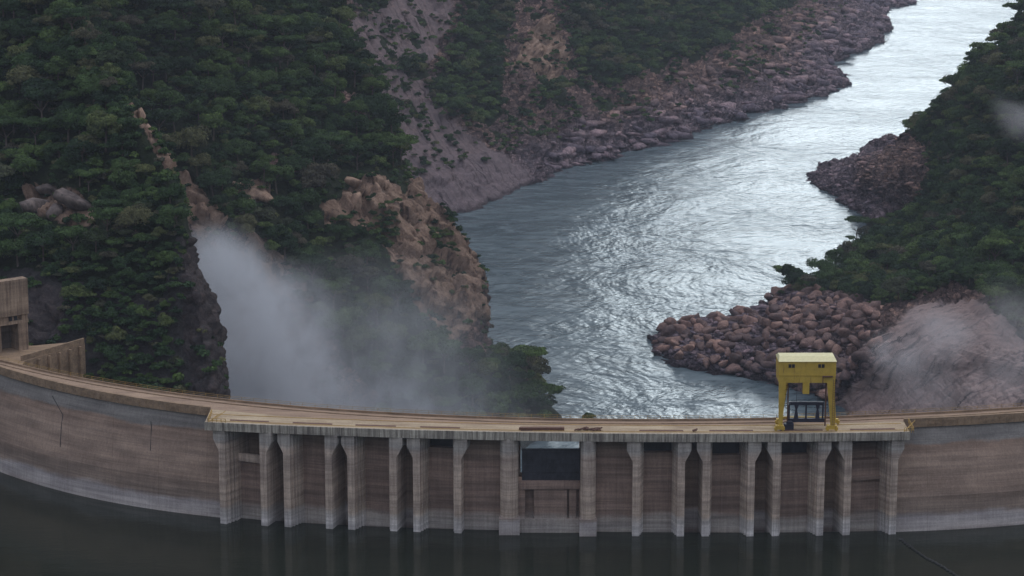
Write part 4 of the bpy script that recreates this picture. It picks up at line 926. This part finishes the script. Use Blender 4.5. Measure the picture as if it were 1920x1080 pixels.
for px, py, s, sc, rot, lab, k in (
 (233,172,2.0,(.7,1,1.5),(0,-.25,0),'topmost pale rock of the chain down the left hill edge',1),(254,199,1.9,(.8,1,1),(0,-.3,0),'small pale rock second from the top of the left hill chain',2),(268,222,2.1,(.6,1,1.7),(0,-.25,0),'tall pale slab in the middle of the left hill chain',4),(283,247,1.9,(.7,1,1.5),(0,-.25,0),'pale pointed rock below the tall slab of the left hill chain',7),(290,272,2.2,(1,1,1),(0,-.4,0),'grey rock near the bottom of the left hill chain',8),(303,298,1.8,(.9,1,.9),(0,-.3,0),'lowest pale rock of the left hill chain',9)):
    place_rock(px-4, py, LBL[0], s, sc, rot, lab, k)
for px, py, s, sc, rot, lab, k in (
 (480,357,6.0,(1.1,.9,.62),(0,.25,0),'flat orange boulder bare among the trees left of the cliff',3),(660,345,4.2,(1,1,1.1),(0,0,0),'leftmost broad block at the top of the cliff columns',5),(688,360,3.2,(.9,1,2.0),(0,0,0),'tall grey column second from left on the cliff top',6),(706,362,2.8,(.75,1,2.2),(0,0,.5),'slim pale column in the middle of the cliff top',7),(722,352,2.6,(.8,1,1.6),(0,0,0),'short column right of the slim one on the cliff top',10),(742,378,3.2,(.9,1,2.4),(0,-.35,0),'leaning tan column at the right of the cliff top',11),(764,388,3.2,(.8,1,1.8),(0,-.4,0),'detached leaning tan block on the right shoulder of the cliff',1),(668,385,3.6,(.9,1,2.0),(0,.1,0),'weathered block under the left end of the cliff columns',2)):
    place_rock(px, py, LBL[1], s, sc, rot, lab, k, .0)

# ------------------------------------------------------------------ spray mist and haze
def mist(name, label, lo, hi, blobs, dens, col, seed):
    mb = MB().box(lo[0], hi[0], lo[1], hi[1], lo[2], hi[2]); m = bpy.data.materials.new(name); m.use_nodes = True; t = m.node_tree; t.nodes.clear()
    o = N(t, 'ShaderNodeOutputMaterial'); v = N(t, 'ShaderNodeVolumePrincipled'); t.links.new(v.outputs[0], o.inputs['Volume']); v.inputs['Color'].default_value = (*col, 1); v.inputs['Anisotropy'].default_value = .3
    g = N(t, 'ShaderNodeTexCoord'); tot = None
    for c, r, k in blobs:
        mpn = N(t, 'ShaderNodeMapping', vector_type='POINT'); mpn.inputs['Location'].default_value = [-c[i]/r[i] for i in range(3)]; mpn.inputs['Scale'].default_value = [1/r[i] for i in range(3)]
        t.links.new(g.outputs['Object'], mpn.inputs[0]); ln = N(t, 'ShaderNodeVectorMath', operation='LENGTH'); t.links.new(mpn.outputs[0], ln.inputs[0])
        q = maprange(t, ln.outputs['Value'], 1.0, .0, 0, k); tot = q if tot is None else math_(t, 'ADD', tot, q)
    n = noise(t, .06, 7, g.outputs['Object'], (1, 1, .7), .66, .1); n.inputs['Distortion'].default_value = .15
    nn = maprange(t, n.outputs[0], .38, .60, .08, 1.8)
    d = math_(t, 'MULTIPLY', math_(t, 'MULTIPLY', tot, nn), dens); t.links.new(d, v.inputs['Density'])
    ob = mb.build(name, m, None); tag(ob, label, None, None, 'stuff'); m.cycles.volume_step_rate = 1.0; return ob
def blob(px, py, d, r, k): return (tuple(at_d(px, py, d)), r, k)
mist('spray_mist', 'pale spray mist drifting up the gully beside the left hill', (-150, 115, -115), (60, 330, 25),
  [blob(405, 520, 845, (22, 45, 22), 1.0), blob(440, 640, 845, (42, 50, 36), 1.0), blob(480, 760, 850, (44, 55, 38), .9), blob(620, 790, 850, (60, 50, 30), .20), blob(520, 600, 860, (26, 40, 26), .45), blob(800, 790, 870, (60, 50, 28), .14), blob(680, 660, 890, (70, 60, 46), .13)], .078, (.88, .92, 1.0), 1)
mist('spray_mist', 'thin spray mist blowing over the bare slabs of the right bank', (110, 120, -110), (260, 560, 25),
  [blob(1680, 665, 900, (14, 40, 9), 1.6), blob(1760, 625, 880, (18, 40, 12), 1.6), blob(1760, 720, 850, (30, 40, 16), .5), blob(1910, 640, 820, (22, 40, 28), .9), blob(1912, 215, 1000, (10, 60, 14), .7)], .014, (.94, .94, 1.0), 2)
hz = MB().box(-1700, 1700, -960, 3900, -140, 560); m = bpy.data.materials.new('haze'); m.use_nodes = True; t = m.node_tree; t.nodes.clear()
o = N(t, 'ShaderNodeOutputMaterial'); v = N(t, 'ShaderNodeVolumePrincipled'); t.links.new(v.outputs[0], o.inputs['Volume']); v.inputs['Color'].default_value = (.76, .84, 1.0, 1); v.inputs['Density'].default_value = .000055; v.inputs['Anisotropy'].default_value = .2
tag(hz.build('haze', m, None), 'thin bluish air filling the gorge', None, None, 'stuff')
print('trees', len(tp), 'ind', int(ind.sum()), 'boulders', int(im.sum()))
